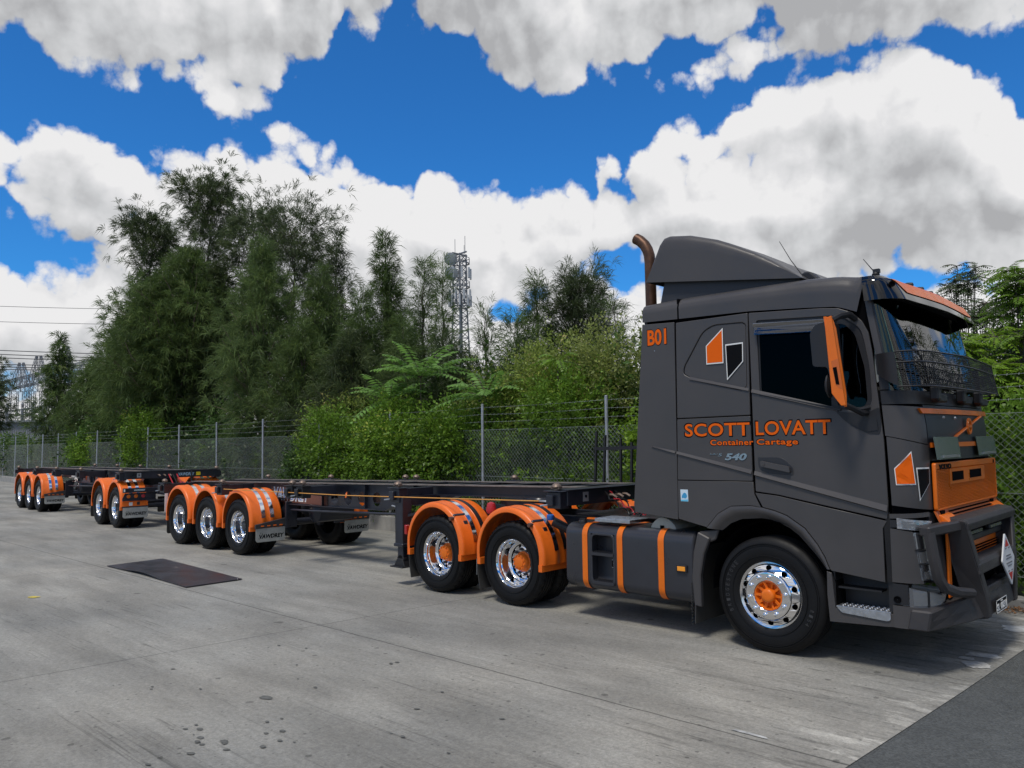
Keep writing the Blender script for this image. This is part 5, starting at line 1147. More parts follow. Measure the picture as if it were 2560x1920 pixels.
cov2 = MB(); cov2.prism([(.772, 2.90), (.795, 2.975), (.828, 2.985), (.905, 2.30), (.915, 2.225), (.878, 2.225), (.805, 2.33)], 'y', MY-.058, MY-.03); cov2.build('cover_side', ORP, mr_, bevel=.006, seg=2)
b = MB(); b.prism([(.825, 2.545), (.856, 2.55), (.874, 2.40), (.846, 2.405)], 'y', MY-.0620, MY-.0575); b.build('cover_slot', DARK, mr_)
b = MB(); b.prism([(.812, 2.60), (.872, 2.62), (.898, 2.36), (.872, 2.37), (.842, 2.40)], 'y', MY-.0592, MY-.0577); b.build('cover_scoop', mat('orange_scoop_shade', (.56, .12, .009), .3), mr_)  # flat plate; the hollow's shade is painted as a darker orange
b = MB(); b.tube([(.80, MY+.02, 2.955), (.83, -.17, 3.00), (.87, -.06, 3.02), (.90, .0, 2.985)], .028, 8); b.build('mirror_arm', TRIM, mr_); b = MB(); b.tube([(.88, MY+.02, 2.235), (.92, -.18, 2.20), (.95, -.08, 2.165), (.96, .0, 2.17)], .026, 8); b.tube([(.90, -.1, 2.19), (.985, .0, 2.215)], .018, 8); b.build('mirror_arm', TRIM, mr_)
b = MB(); b.prism(R_([(.70, 2.190), (.955, 2.165), (1.065, 2.215), (1.075, 2.07), (1.06, 1.985), (.97, 1.99), (.84, 2.055), (.76, 2.12)], .02), 'y', -.004, .01); b.prism(R_([(.82, 2.09), (1.04, 2.11), (1.05, 2.02), (.97, 2.01), (.90, 2.03)], .01), 'y', -.010, -.003); b.build('mirror_mount', TRIM, truck, bevel=.003)
# headlamp unit, bumper corner, steps
spatch('bumper_corner', ((.0, 1.322), (.36, 1.335), (.36, 1.30), (.0, 1.285)), .004, .03, GREY, truck, 12, 3)
def spatch2(*a, **k): return spatch(*a, **k)
for mir in (0, 1):
    q = lambda t: 2-t if mir else t
    def QP(name, quad, off, th, m, nu=14, nv=6, **kw):
        quad = [(q(t), z) for t, z in quad]
        if mir: quad = [quad[1], quad[0], quad[3], quad[2]]
        return spatch(name, quad, off, th, m, truck, nu, nv, **kw)
    QP('bumper_corner_panel', ((.0, 1.275), (.050, 1.275), (.050, 1.215), (.0, 1.21)), .002, .03, TRIM)
    QP('bumper_corner_panel', ((.0, 1.205), (.185, 1.180), (.245, .762), (.0, .765)), .002, .03, GREY)
    QP('bumper_corner_panel', ((.36, 1.33), (.50, 1.32), (.50, .75), (.33, .77)), -.005, .03, TRIM)
    lamp = QP('indicator_lamp', ((.055, 1.292), (.37, 1.262), (.33, 1.185), (.055, 1.205)), .006, .03, mat('lamp_reflector', (.42, .43, .46), .18, .7, bump=.3, bscale=30))
    QP('indicator_lens', ((.09, 1.272), (.31, 1.247), (.29, 1.200), (.10, 1.220)), .012, .004, CLR)
    hl = QP('headlamp', ((.185, 1.175), (.36, 1.175), (.36, .785), (.225, .79)), .002, .04, mat('headlamp_reflector', (.35, .37, .41), .12, .9, bump=.3, bscale=25), 10, 12)
    for k, (za, zb, mm) in enumerate(((1.16, 1.045, CHR), (1.02, .93, CLR), (.915, .87, CHR), (.86, .80, CLR))):
        QP('headlamp_lens', ((.195+.018*k, za), (.35, za), (.35, zb), (.20+.018*k, zb)), .010, .006, mm, 8, 4)
    QP('headlamp_bezel', ((.19, 1.04), (.35, 1.04), (.35, 1.025), (.19, 1.025)), .014, .008, TRIM, 8, 2); QP('headlamp_bezel', ((.21, .925), (.35, .925), (.35, .915), (.21, .915)), .014, .008, TRIM, 8, 2)
    QP('lower_bumper', ((.0, .755), (.12, .750), (.12, .585), (.0, .585)), .0, .03, TRIM)
    QP('fog_lamp', ((.125, .728), (.43, .665), (.40, .560), (.125, .560)), .004, .03, mat('fog_reflector', (.40, .41, .44), .12, .9, bump=.3, bscale=22))
    QP('fog_lens', ((.15, .705), (.26, .695), (.26, .585), (.155, .585)), .010, .004, CLR); QP('fog_lens', ((.28, .685), (.40, .655), (.38, .585), (.28, .585)), .010, .004, CLR)
    QP('fog_bezel', ((.262, .70), (.278, .695), (.278, .575), (.262, .575)), .013, .006, TRIM, 3, 3)
    QP('bumper', ((.0, .578), (.55, .565), (.55, .385), (.0, .400)), .012, .04, GREY, 20, 8)
b = MB(); b.lathe([(.030, 0), (.028, -.008), (.02, -.002), (0, .004)], (1.135, -.002, .625), 'y', 20); b.build('bumper_eye', DARK, truck)
for ys in (0, 1):
    Y = lambda y: 2.5-y if ys else y
    b = MB(); b.prism([(.560, .80), (.600, .785), (.622, .50), (.625, .49), (1.075, .50), (1.098, .50), (1.098, .398), (1.045, .392), (.570, .370), (.556, .60)], 'y', Y(.0), Y(.03)); b.build('step_surround', GREY, truck, bevel=.008)
    b = MB(); b.bb(.60, 1.09, Y(.20), Y(.22), .48, .82); b.bb(.60, .62, Y(.03), Y(.22), .48, .80); b.bb(.60, 1.1, Y(.03), Y(.22), .47, .49); b.bb(1.06, 1.10, Y(.03), Y(.22), .48, 1.3); b.build('step_recess', TRIM, truck)
    b = MB(); b.prism(R_([(.632, .512), (1.078, .512), (1.078, .452), (1.05, .440), (.68, .462)], .02), 'y', Y(-.012), Y(.045)); b.bb(.632, 1.078, Y(.0), Y(.19), .500, .516); stp = b.build('step', ALU, truck, bevel=.006)
    b = MB()
    for k in range(9):
        for j in range(3): b.lathe([(.012, 0), (.010, .006), (.005, .006)], (.67+.045*k, Y(.05+.045*j), .516), 'z', 8)
    b.build('step_tread', ALU, stp, weld=False)
    b = MB(); b.bb(.64, 1.0, Y(.04), Y(.17), .66, .675); b.build('upper_step', TRIM, truck)
b = MB(); b.prism([(1.065, 1.268), (1.100, 1.340), (1.103, 1.27), (1.098, .76), (1.06, .76), (1.052, 1.2)], 'y', .012, .05); b.build('door_gap', GLOSSB, truck)
# bull bar
bull = MB(); bx = .0
def plan_tube(pts, z0, z1, w, b):
    """vertical-sided band following plan points (x,y)"""
    n = len(pts)
    for i in range(n-1):
        a, c = Vector((*pts[i], 0)), Vector((*pts[i+1], 0)); b.beam((a.x, a.y, (z0+z1)/2), (c.x, c.y, (z0+z1)/2), w, z1-z0)
YS = (.41, 2.09)
b = MB()                                                     # lower channel with cut-back corners
P0 = [(1.36, -.01), (1.56, .52), (1.625, .80), (1.625, 1.70), (1.56, 1.98), (1.36, 2.51)]; P1 = [(1.39, -.0), (1.52, .50), (1.59, .80), (1.59, 1.70), (1.52, 2.00), (1.39, 2.50)]
def chan(u, v, s):
    k = u*5; i = min(int(k), 4); f = k-i; A = [P0[i][j]*(1-f)+P0[i+1][j]*f for j in (0, 1)]; B_ = [P1[i][j]*(1-f)+P1[i+1][j]*f for j in (0, 1)]
    e = min(u, 1-u)*2; zt = .555+.06*min(e*2.5, 1); zb = .395+.03*min(e*2, 1)
    x, y = (A[0]*(1-v)+B_[0]*v, A[1]*(1-v)+B_[1]*v); return (x-(.16 if s else 0), y, zb+(zt-zb)*v)
b.slab(chan, 10, 2, smooth=False); lowch = b.build('bull_bar', BAR, truck, bevel=.012)
for y in YS:                                                 # uprights: deep plates leaning forward
    s_ = 1 if y < 1 else -1; b = MB()
    b.v = []; top = [(1.45, y), (1.60, y+.03*s_)]
    Vv = []
    for yy in (-.055, .055):
        for (x, z, dy) in ((1.43, 1.27, 0), (1.576, 1.258, 0), (1.635, .60, .20), (1.635, .42, .22), (1.52, .40, .20), (1.46, .60, .14), (1.43, .9, .06)): Vv.append((x, y+yy+dy*s_*1.6, z))
    n_ = 7; b.add(Vv, [tuple(range(n_)), tuple(range(2*n_-1, n_-1, -1))]+[(k, k+n_, (k+1) % n_+n_, (k+1) % n_) for k in range(n_)]); b.build('bar_upright', BAR, lowch, bevel=.02, seg=2)
    # wing: top rail, outer post, lower rail
    b = MB(); Y = lambda v: v if s_ > 0 else 2.5-v
    b.beam((1.355, Y(.02), 1.19), (1.50, Y(.40), 1.22), .10, .085); b.build('wing_rail', BAR, lowch, bevel=.014)
    b = MB(); b.tube([(1.385, Y(.05), 1.18), (1.405, Y(.06), 1.00), (1.43, Y(.08), .82), (1.455, Y(.14), .74), (1.50, Y(.28), .69), (1.56, Y(.52), .655)], [.046, .046, .046, .046, .044, .04], 8); b.build('wing_post', BAR, lowch)
    b = MB(); b.bb(1.42, 1.435, Y(.36), Y(.44), .62, 1.25); b.build('side_grille', ORP, lowch, bevel=.003)
b = MB(); b.prism([(1.43, 1.245), (1.45, 1.285), (1.565, 1.270), (1.595, 1.235), (1.585, 1.175), (1.44, 1.185)], 'y', .40, 2.10); b.build('bar_rail', BAR, lowch, bevel=.012, seg=2)
b = MB(); b.prism([(1.48, .90), (1.50, .93), (1.595, .915), (1.615, .88), (1.62, .80), (1.50, .80)], 'y', .56, 1.94); b.build('bar_rail', BAR, lowch, bevel=.012, seg=2)
b = MB(); b.bb(1.50, 1.60, .74, 1.76, .60, .66); b.build('bar_shelf', BAR, lowch, bevel=.01)
spatch('lower_front_core', ((.42, 1.24), (1.58, 1.24), (1.58, .60), (.42, .60)), -.02, .02, DARK, truck, 20, 4)
orange_low = MB(); orange_low.slab(lambda u, v, s: (1.44+.02*v-(.012 if s else 0), .52+1.46*u, 1.02-.12*v), 20, 2); lg = orange_low.build('lower_intake', ORP, truck)
b = MB(); [b.box((1.466+.003*j, .56+.03*k+(.015 if j % 2 else 0), .975-.022*j), (.006, .014, .012)) for k in range(46) for j in range(3)]; b.build('intake_hole', DARK, lg, weld=False)
b = MB(); b.bb(1.44, 1.50, .45, 2.05, 1.04, 1.10); b.build('front_crossbar', TRIM, truck, bevel=.01)
for y in (.62, 1.32): b = MB(); b.bb(1.50, 1.535, y, y+.46, 1.115, 1.150); o = b.build('light_bar', TRIM, truck, bevel=.005); b = MB(); [b.bb(1.5355, 1.542, y+.02+.042*k, y+.05+.042*k, 1.120, 1.146) for k in range(10)]; b.build('light_bar_lens', CLR, o)
# number plate and hazard diamond
npx = 1.648
b = MB(); b.bb(npx-.006, npx, 0.90, 1.275, .430, .543); pl_ = b.build('number_plate', BLK, truck, bevel=.003)
fr = MB(); [fr.bb(npx, npx+.003, *q) for q in ((.902, 1.273, .535, .541), (.902, 1.273, .432, .438), (.902, .908, .432, .541), (1.267, 1.273, .432, .541))]; fr.build('plate_border', WHITE, pl_, weld=False)
text('plate_characters', 'SL', (.925, .450, 1.015, .506), front(npx+.001), WHITE, pl_, off=.002); text('plate_characters', '0031', (1.055, .450, 1.250, .506), front(npx+.001), WHITE, pl_, off=.002); text('plate_characters', 'NSW', (1.055, .515, 1.125, .528), front(npx+.001), WHITE, pl_)
dm = MB(); cy, cz, rr = 1.45, .835, .235
dx = lambda z: 1.652-(z-.6)*.08
def dpt(y, z, o_=0): return (dx(z)+o_, y, z)
dl = R_([(cy, cz+rr), (cy+rr, cz), (cy, cz-rr), (cy-rr, cz)], .025, 4)
n_ = len(dl); dm.add([dpt(*p, 0) for p in dl]+[dpt(*p, .014) for p in dl], [tuple(range(n_)), tuple(range(2*n_-1, n_-1, -1))]+[(k, k+n_, (k+1) % n_+n_, (k+1) % n_) for k in range(n_)]); hz_ = dm.build('hazard_sign', mat('sign_white', (.60, .61, .62), .45, var=.08), truck, bevel=.003)
REDS = mat('sign_red', (.50, .02, .02), .4)
for s_ in (1, -1): q = MB(); q.add([dpt(cy, cz+s_*.19, .016), dpt(cy-.075, cz+s_*.115, .016), dpt(cy+.075, cz+s_*.115, .016)], [(0, 1, 2)]); q.build('sign_triangle', REDS, hz_)
q = MB(); [q.box(dpt(cy+dy, cz+dz, .016), (.003, w_, .010)) for dy, dz, w_ in ((0, .035, .17), (0, .01, .20), (0, -.03, .21), (0, -.055, .14), (-.06, .10, .05), (.06, .10, .05), (-.06, -.10, .05), (.06, -.10, .05))]; q.build('sign_marking', mat('sign_grey', (.16, .16, .17), .5), hz_, weld=False)
# roof fairing
FY = .13
top_ = [(-1.318, 3.655), (-1.20, 3.92), (-1.135, 4.065), (-1.095, 4.110), (-1.03, 4.122), (-.80, 4.085), (-.50, 3.985), (-.28, 3.880), (-.10, 3.785), (.10, 3.66), (.26, 3.545), (.40, 3.440)]
def fair(u, v, s):
    k = u*(len(top_)-1); i = min(int(k), len(top_)-2); f = k-i; x = top_[i][0]*(1-f)+top_[i+1][0]*f; z = top_[i][1]*(1-f)+top_[i+1][1]*f
    zb = 3.655-.215*(x+1.318)/1.718
    W = [(0, 0), (0, .5), (0, .80), (.010, .91), (.035, .975), (.075, 1.0), (.3, 1.02), (1, 1.05)]
    vv = v if v <= .5 else 1-v; kk = vv*2*(len(W)-1); i2 = min(int(kk), len(W)-2); f2 = kk-i2; w = W[i2][0]*(1-f2)+W[i2+1][0]*f2; h = W[i2][1]*(1-f2)+W[i2+1][1]*f2
    y = FY+(1.25-FY)*w+.03*(1-h)*0; y = y if v <= .5 else 2.5-y; zz = zb+(z-zb)*h
    if w > .2: zz -= .10*max(0, (x+.5))*max(0, 1-abs(w-.6))
    return (x, y, zz-(.01 if s else 0))
b = MB(); b.grid(lambda u, v: fair(u, v, 0), 44, 28); b.add([fair(0, k/28, 0) for k in range(29)], [tuple(range(29))]); fg = b.build('roof_fairing', GREY, truck)
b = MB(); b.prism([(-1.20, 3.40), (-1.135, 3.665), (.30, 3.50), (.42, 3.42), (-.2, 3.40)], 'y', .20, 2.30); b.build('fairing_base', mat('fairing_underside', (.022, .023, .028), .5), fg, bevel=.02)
# exhaust stack
b = MB(); pts = [(-1.445, .42, 1.2), (-1.445, .42, 3.93), (-1.452, .42, 4.02), (-1.475, .42, 4.09), (-1.51, .42, 4.15), (-1.57, .42, 4.21), (-1.625, .42, 4.245)]
b.tube(pts, .062, 20, caps=False); b.tube([(p[0], p[1], p[2]) for p in pts], .055, 20, caps=False); b.build('exhaust_pipe', RUST, truck)
# aerials
b = MB(); b.prism([(.22, 3.43), (.30, 3.545), (.37, 3.545), (.45, 3.46), (.45, 3.42)], 'y', .36, .50); o = b.build('aerial_base', TRIM, truck, bevel=.02); b = MB(); b.tube([(.27, .43, 3.53), (.16, .43, 3.70), (.055, .43, 3.90)], [.006, .004, .003], 6); b.build('aerial', TRIM, o)
b = MB(); b.lathe([(0, 0), (.03, .01), (.035, .03), (.02, .05), (0, .055)], (.95, .42, 3.40), 'z', 12); b.bb(.93, .985, .40, .44, 3.44, 3.475); o = b.build('aerial_base', TRIM, truck); b = MB(); b.tube([(.94, .42, 3.45), (.84, .44, 3.59)], [.005, .003], 6); b.build('aerial', TRIM, o)
# badges and lettering
side = lambda y: (lambda x, z, d: (x, y-d, z))
def lettering(name, s, box, off, out, m=ORD, shear=0, space=1.0):
    w = out; text(name+'_outline', s, (box[0]-w, box[1]-w, box[2]+w, box[3]+w), side(-.0008), BLK, truck, off=off+w, ext=.0004, shear=shear, space=space)
    text(name, s, box, side(-.0022), m, truck, off=off, ext=.0004, shear=shear, space=space)
for w_, bx_ in (('SCOTT', (-.808, 1.996, -.118, 2.116)), ('LOVATT', (-.048, 1.998, .645, 2.120))): lettering('door_lettering', w_, bx_, .003, .006, space=1.05)
for w_, bx_ in (('Container', (-.530, 1.906, -.085, 1.957)), ('Cartage', (-.045, 1.892, .346, 1.957))): lettering('door_lettering', w_, bx_, .0015, .0035, space=1.1)
lettering('cab_number', 'B01', (-1.222, 2.955, -1.003, 3.108), .006, .004)
CH2 = mat('badge_chrome', (.45, .46, .48), .22, .9)
text('model_badge', '540', (-.375, 1.763, -.155, 1.823), side(-.004), CH2, truck, off=.003, ext=.003, shear=.25); text('model_badge', 'EURO', (-.54, 1.812, -.455, 1.826), side(-.003), CH2, truck, ext=.002, shear=.25); text('model_badge', '5', (-.455, 1.797, -.405, 1.826), side(-.003), CH2, truck, ext=.002, shear=.25)
def logo(name, poly, m, y=-.001):
    c = Vector(poly[0])*0; 
    for p in poly: c += Vector(p)/len(poly)
    out = [tuple(c+(Vector(p)-c)*1.0) for p in poly]; inn = [tuple(c+(Vector(p)-c)*k) for p, k in zip(poly, [.90]*len(poly))]
    plate(name+'_border', [out], y, .0015, WHITE, truck, 0); plate(name, [inn], y-.0018, .0012, m, truck, 0)
logo('logo_shape', [(-.360, 3.045), (-.362, 2.700), (-.548, 2.700), (-.548, 2.885)], ORD); logo('logo_shape', [(-.338, 2.880), (-.152, 2.885), (-.156, 2.700), (-.330, 2.530)], BLK)
LT, LK = [(.215, 1.842), (.235, 1.565), (.055, 1.562), (.050, 1.70)], [(.250, 1.705), (.385, 1.705), (.378, 1.57), (.262, 1.43)]
def shr(P, k): c = (sum(p[0] for p in P)/4, sum(p[1] for p in P)/4); return [(c[0]+(p[0]-c[0])*k, c[1]+(p[1]-c[1])*k) for p in P]
smark('logo_shape_border', LT, .005, WHITE, truck); smark('logo_shape', shr(LT, .90), .009, ORD, truck); smark('logo_shape_border', LK, .005, WHITE, truck); smark('logo_shape', shr(LK, .88), .009, BLK, truck)
plate('sticker', [R_([(-.885, 1.465), (-.800, 1.465), (-.797, 1.347), (-.882, 1.347)], .004)], -.001, .001, mat('pale_sticker', (.55, .66, .74), .4), truck, 0); plate('sticker_map', [R_([(-.868, 1.405), (-.855, 1.425), (-.84, 1.435), (-.825, 1.43), (-.812, 1.412), (-.812, 1.39), (-.83, 1.375), (-.85, 1.382), (-.87, 1.378)], .006)], -.002, .001, mat('map_blue', (.04, .28, .52), .4), truck, 0); plate('sticker_map', [[(-.882, 1.362), (-.80, 1.368), (-.80, 1.348), (-.882, 1.348)]], -.002, .001, mat('map_band', (.12, .45, .65), .4), truck, 0)
text('roof_vent_mark', '.', (-1.15, 2.885, -1.14, 2.895), side(-.001), ALU, truck)
# fuel tank with orange straps, step pocket and cap
tr = .12
def rrect(y0, y1, z0, z1, r, n=7):
    P = []
    for (cy_, cz_, a0) in ((y1-r, z1-r, 0), (y0+r, z1-r, 90), (y0+r, z0+r, 180), (y1-r, z0+r, 270)):
        for k in range(n+1): a = radians(a0+90*k/n); P.append((cy_+r*cos(a), cz_+r*sin(a)))
    return P
def loft(sections, m, name, parent, caps=True):
    b = MB(); V = []; n = len(sections[0][1])
    for x, P in sections: V += [(x, y, z) for y, z in P]
    b.add(V, [(i*n+k, i*n+(k+1) % n, (i+1)*n+(k+1) % n, (i+1)*n+k) for i in range(len(sections)-1) for k in range(n)], 0, True)
    if caps: b.add(V[:n], [tuple(range(n))], 0); b.add(V[-n:], [tuple(range(n))[::-1]], 0)
    return b.build(name, m, parent)
ty0, ty1, tz0, tz1 = .012, .66, .335, 1.045
sec = [(-2.412, rrect(ty0+.03, ty1-.03, tz0+.03, tz1-.03, .10)), (-2.405, rrect(ty0+.012, ty1-.01, tz0+.012, tz1-.012, .11)), (-2.385, rrect(ty0, ty1, tz0, tz1, tr)), (-.785, rrect(ty0, ty1, tz0, tz1, tr)), (-.768, rrect(ty0+.012, ty1-.01, tz0+.012, tz1-.012, .11)), (-.760, rrect(ty0+.03, ty1-.03, tz0+.03, tz1-.03, .10))]
TANK = mat('tank_paint', (.036, .037, .044), .33, .2, .5, var=.1, vscale=2)
tank = loft(sec, TANK, 'fuel_tank', truck)
cut = loft([(x, [(max(y, -.1), z) for y, z in rrect(-.12, .14, .42, .95, .06)]) for x in (-2.045, -1.725)], TANK, 'cutter', None)
boolean(tank, [cut])
for p in tank.data.polygons: p.use_smooth = True
try: tank.data.set_sharp_from_angle(angle=radians(35))
except Exception: pass
plate('tank_step_frame', [R_([(-2.05, .955), (-1.72, .955), (-1.72, .395), (-2.05, .395)], .07), R_([(-2.025, .935), (-1.745, .935), (-1.745, .43), (-2.025, .43)], .06)], .005, .012, TANK, tank, .004)
for z in (.735, .430): b = MB(); b.bb(-2.035, -1.735, -.004, .13, z-.018, z+.012); [b.bb(-2.02+.03*k, -2.008+.03*k, -.002, .12, z+.012, z+.020) for k in range(10)]; b.build('tank_tread', TANK, tank)
b = MB(); b.bb(-1.845, -1.745, .122, .124, .585, .665); o = b.build('tank_label', BLK, tank); text('tank_lettering', 'VOLVO', (-1.83, .615, -1.755, .632), side(.121), WHITE, o); b = MB(); b.bb(-1.845, -1.745, .1205, .1215, .583, .587); b.bb(-1.845, -1.745, .1205, .1215, .663, .666); b.build('label_border', WHITE, o)
for x in (-2.125, -1.655, -1.140):
    P = rrect(ty0-.006, ty1+.006, tz0-.006, tz1+.006, tr+.006, 9); b = MB(); n_ = len(P)
    b.add([(x+d, y, z) for d in (-.036, .036) for y, z in P], [(k, (k+1) % n_, n_+(k+1) % n_, n_+k) for k in range(n_)], 0, True); b.build('tank_strap', ORP, tank)
b = MB(); b.lathe([(.05, 0), (.055, .02), (.045, .045), (0, .05)], (-2.25, .14, 1.03), 'z', 20); b.beam((-2.29, .14, 1.085), (-2.21, .14, 1.085), .02, .02); b.build('tank_cap', TRIM, tank)
b = MB(); b.bb(-.955, -.835, -.012, .012, .640, .715); o = b.build('side_marker', TRIM, tank, bevel=.006); b = MB(); b.bb(-.940, -.850, -.018, -.011, .655, .700); b.build('marker_lens', AMBER, o, bevel=.004)
# checker-plate step above the tank, air tank end, deck plate, frame rails
b = MB(); b.bb(-2.02, -1.55, .06, .40, 1.105, 1.115); b.bb(-2.02, -1.55, .055, .062, 1.075, 1.115); st_ = b.build('deck_step', ALU, truck, bevel=.003)
b = MB(); [b.box((-1.99+.035*i, .08+.035*j, 1.117), (.022, .009, .005), (0, 0, radians(45 if (i+j) % 2 else -45))) for i in range(13) for j in range(9)]; b.build('tread_pattern', ALU, st_, weld=False)
b = MB(); b.beam((-2.16, .12, 1.10), (-2.02, .14, 1.10), .05, .016); b.build('step_arm', ORP, truck)
b = MB(); b.lathe([(0, -.02), (.10, -.015), (.165, 0), (.175, .03), (.175, .8)], (-1.20, .16, .985), 'y', 28); o = b.build('air_tank', CREAM, truck); b = MB(); b.bb(-1.22, -1.18, .130, .142, 1.03, 1.075); b.build('tank_port', DARK, o)
CHK = mat('black_checker_plate', (.035, .036, .038), .4, .6, bump=1.0, bscale=160)
b = MB(); b.bb(-2.75, -1.32, .66, 1.90, 1.075, 1.083); b.build('deck_plate', CHK, truck)
for y in (.86, 1.64): b = MB(); b.bb(-5.15, .95, y-.04, y+.04, .76, 1.03); b.build('chassis_rail', FRAME, truck, bevel=.006)
b = MB(); b.lathe([(.50, 0), (.50, .06), (.18, .06), (.15, .02)], (-3.94, 1.25, 1.12), 'z', 36); b.bb(-4.2, -3.6, .9, 1.6, 1.03, 1.13); b.build('fifth_wheel', FRAME, truck)
b = MB(); b.bb(-2.3, -.8, 1.86, 2.46, .40, 1.02); b.build('battery_box', FRAME, truck, bevel=.05)
b = MB(); [b.bb(x-.06, x+.06, .3, 2.2, .44, .56) for x in (0, -3.257, -4.627)]; [b.lathe([(.0, -.22), (.17, -.16), (.2, 0), (.17, .16), (0, .22)], (x, 1.25, .5), 'y', 16) for x in (-3.257, -4.627)]; b.build('axle', FRAME, truck, weld=False)
b = MB(); b.bb(-.9, .8, .9, 1.6, .55, 1.2); b.build('engine', DARK, truck)
# truck wheels and guards
def put(w, x, y, z=.505, far=False, rot=0):
    w.location = (x, y, z); w.rotation_euler = (0, rot, pi if far else 0)
sw = make_steer_wheel(truck); put(sw, .012, .004, .523); c_ = copy_tree(sw, truck); put(c_, .012, 2.496, .523, far=True)
for w_ in (sw, c_): w_.scale = (1.045, 1.0, 1.045)
dw = make_dual_wheel(truck, ORP)
DX = (-3.257, -4.627)
put(dw, DX[0], .010, rot=.3)
for x, far in ((DX[1], False), (DX[0], True), (DX[1], True)): c_ = copy_tree(dw, truck); put(c_, x, 2.49 if far else .010, far=far, rot=.9)
gd = make_guard(truck, ORG, 'mixed'); gd.location = (DX[0]-.03, -.012, .600)
for x, far in ((DX[1], 0), (DX[0], 1), (DX[1], 1)):
    c_ = copy_tree(gd, truck); c_.location = (x-.03, 2.512 if far else -.012, .600); c_.rotation_euler = (0, 0, pi if far else 0)
for gx in DX:                                                # guard brackets with end lamps
    b = MB(); b.tube([(gx+.36, -.045, .99), (gx+.36, .30, 1.0)], .017, 10); b.build('lamp_tube', DCHR, truck)
    b = MB(); b.lathe([(0, -.012), (.026, -.01), (.028, .03), (.018, .04)], (gx+.36, -.055, .99), 'y', 14); b.build('end_lamp', mat('brown_lens', (.10, .045, .03), .3), truck)
    b = MB(); b.box((gx+.345, .10, 1.02), (.05, .20, .03), (0, radians(-40), 0)); b.box((gx+.455, .14, .88), (.02, .07, .16), (0, radians(-25), 0)); b.build('guard_bracket', DCHR, truck, bevel=.004)
b = MB(); b.tube([(DX[0]+.50, .22, 1.02), (DX[0]+.66, .30, .93)], .055, 14); o = b.build('filter_can', TRIM, truck); b = MB(); b.lathe([(0, -.03), (.035, -.03), (.045, -.01), (.045, .03), (.03, .04)], (0, 0, 0), 'z', 14); o2 = b.build('filter_cap', BLUE, o); o2.location = (DX[0]+.47, .20, 1.065)
b = MB(); b.lathe([(0, -.05), (.055, -.04), (.07, .0), (.05, .09), (0, .11)], (0, 0, 0), 'z', 14); o = b.build('gladhand_cover', REDC, truck); o.location = (DX[1]+.73, .32, 1.09)
for x0 in (DX[0]-.62, DX[1]-.60):
    b = MB(); b.slab(lambda u, v, s: (x0+(.012 if s else 0)+.05*v*v, .03+.55*u, .56-.42*v), 3, 5); b.build('mud_flap', FLAPB, truck)
b = MB(); b.slab(lambda u, v, s: (DX[0]-.655+(.006 if s else 0), .06+.1*u, .50-.2*v), 2, 2); b.build('flap_stay', ALU, truck)
b = MB(); b.box((-5.26, .03, .78), (.05, .06, .13)); b.build('tail_lamp', REDL, truck, bevel=.01)
# rear corner steps of the cab
b = MB(); b.prism([(-1.40, 1.30), (-.92, 1.23), (-.92, 1.165), (-1.44, 1.215)], 'y', -.004, .003); b.build('fairing_hem', GREY, truck)

# air and electric coils between cab and trailer
for i, (y, m_) in enumerate(((.78, TRIM), (.88, REDC), (.98, TRIM))):
    P = []
    for k in range(60):
        t = k/59; P.append((-2.42+1.14*t, y+.025*sin(k*.9)+.1*t, 1.33-.35*sin(pi*t)**1.2+.55*t*t+.025*cos(k*.9)))
    b = MB(); b.tube(P, .009, 6); b.build('air_line', m_, truck)
# ------------------------------------------------------------------ container trailers
def twistlock(parent, x, y, z, out, dark=False):
    b = MB(); b.box((x, y-.02*out, z-.10), (.20, .16, .19)); b.box((x-.02, y-.09*out*-1, z-.10), (.10, .05, .12)); b.box((x, y, z+.004), (.26, .18, .014)); bx = b.build('lock_box', FRAME if not dark else TRIM, parent, bevel=.008)
    b = MB(); b.lathe([(.035, 0), (.036, .02), (.055, .03), (.060, .045), (.045, .070), (.020, .085), (0, .088)], (x, y, z+.012), 'z', 12); b.box((x, y, z+.045), (.13, .055, .03)); b.build('twistlock', CAST, bx, bevel=0)
    b = MB(); b.tube([(x-.02, y-.09*-out*-1, z-.13), (x-.05, y+.12*out, z-.15), (x-.14, y+.13*out, z-.16)], .011, 6); b.build('lock_handle', STEEL, bx)
    return bx
def flap(parent, x, y0, y1, z0, z1, m, word=True, name='mud_flap'):
    b = MB(); b.prism(R_([(y0, z1), (y1, z1), (y1, z0), (y0, z0)], [.005, .005, .05, .05]), 'x', x, x+.010); f = b.build(name, m, parent)
    bd = MB()
    if word:
        w = y1-y0; h = z1-z0; mp = lambda y, z, d: (x+.0105+d, y+(z-z0-.3*h)*.18, z)
        text('flap_lettering', 'VAWDREY', (y0+.10*w, z0+.26*h, y1-.07*w, z0+.54*h), mp, BLK, f, off=.004, ext=.0006)
        q = MB(); [q.prism([(y0+a*w, z0+z_*h), (y0+(a+.018)*w, z0+z_*h), (y0+(a+.03)*w, z0+(z_-.16)*h)], 'x', x+.0102, x+.0112) for a, z_ in ((.09, .30), (.14, .70), (.20, .66))]; q.build('flap_motif', BLK, f, weld=False)
    return f
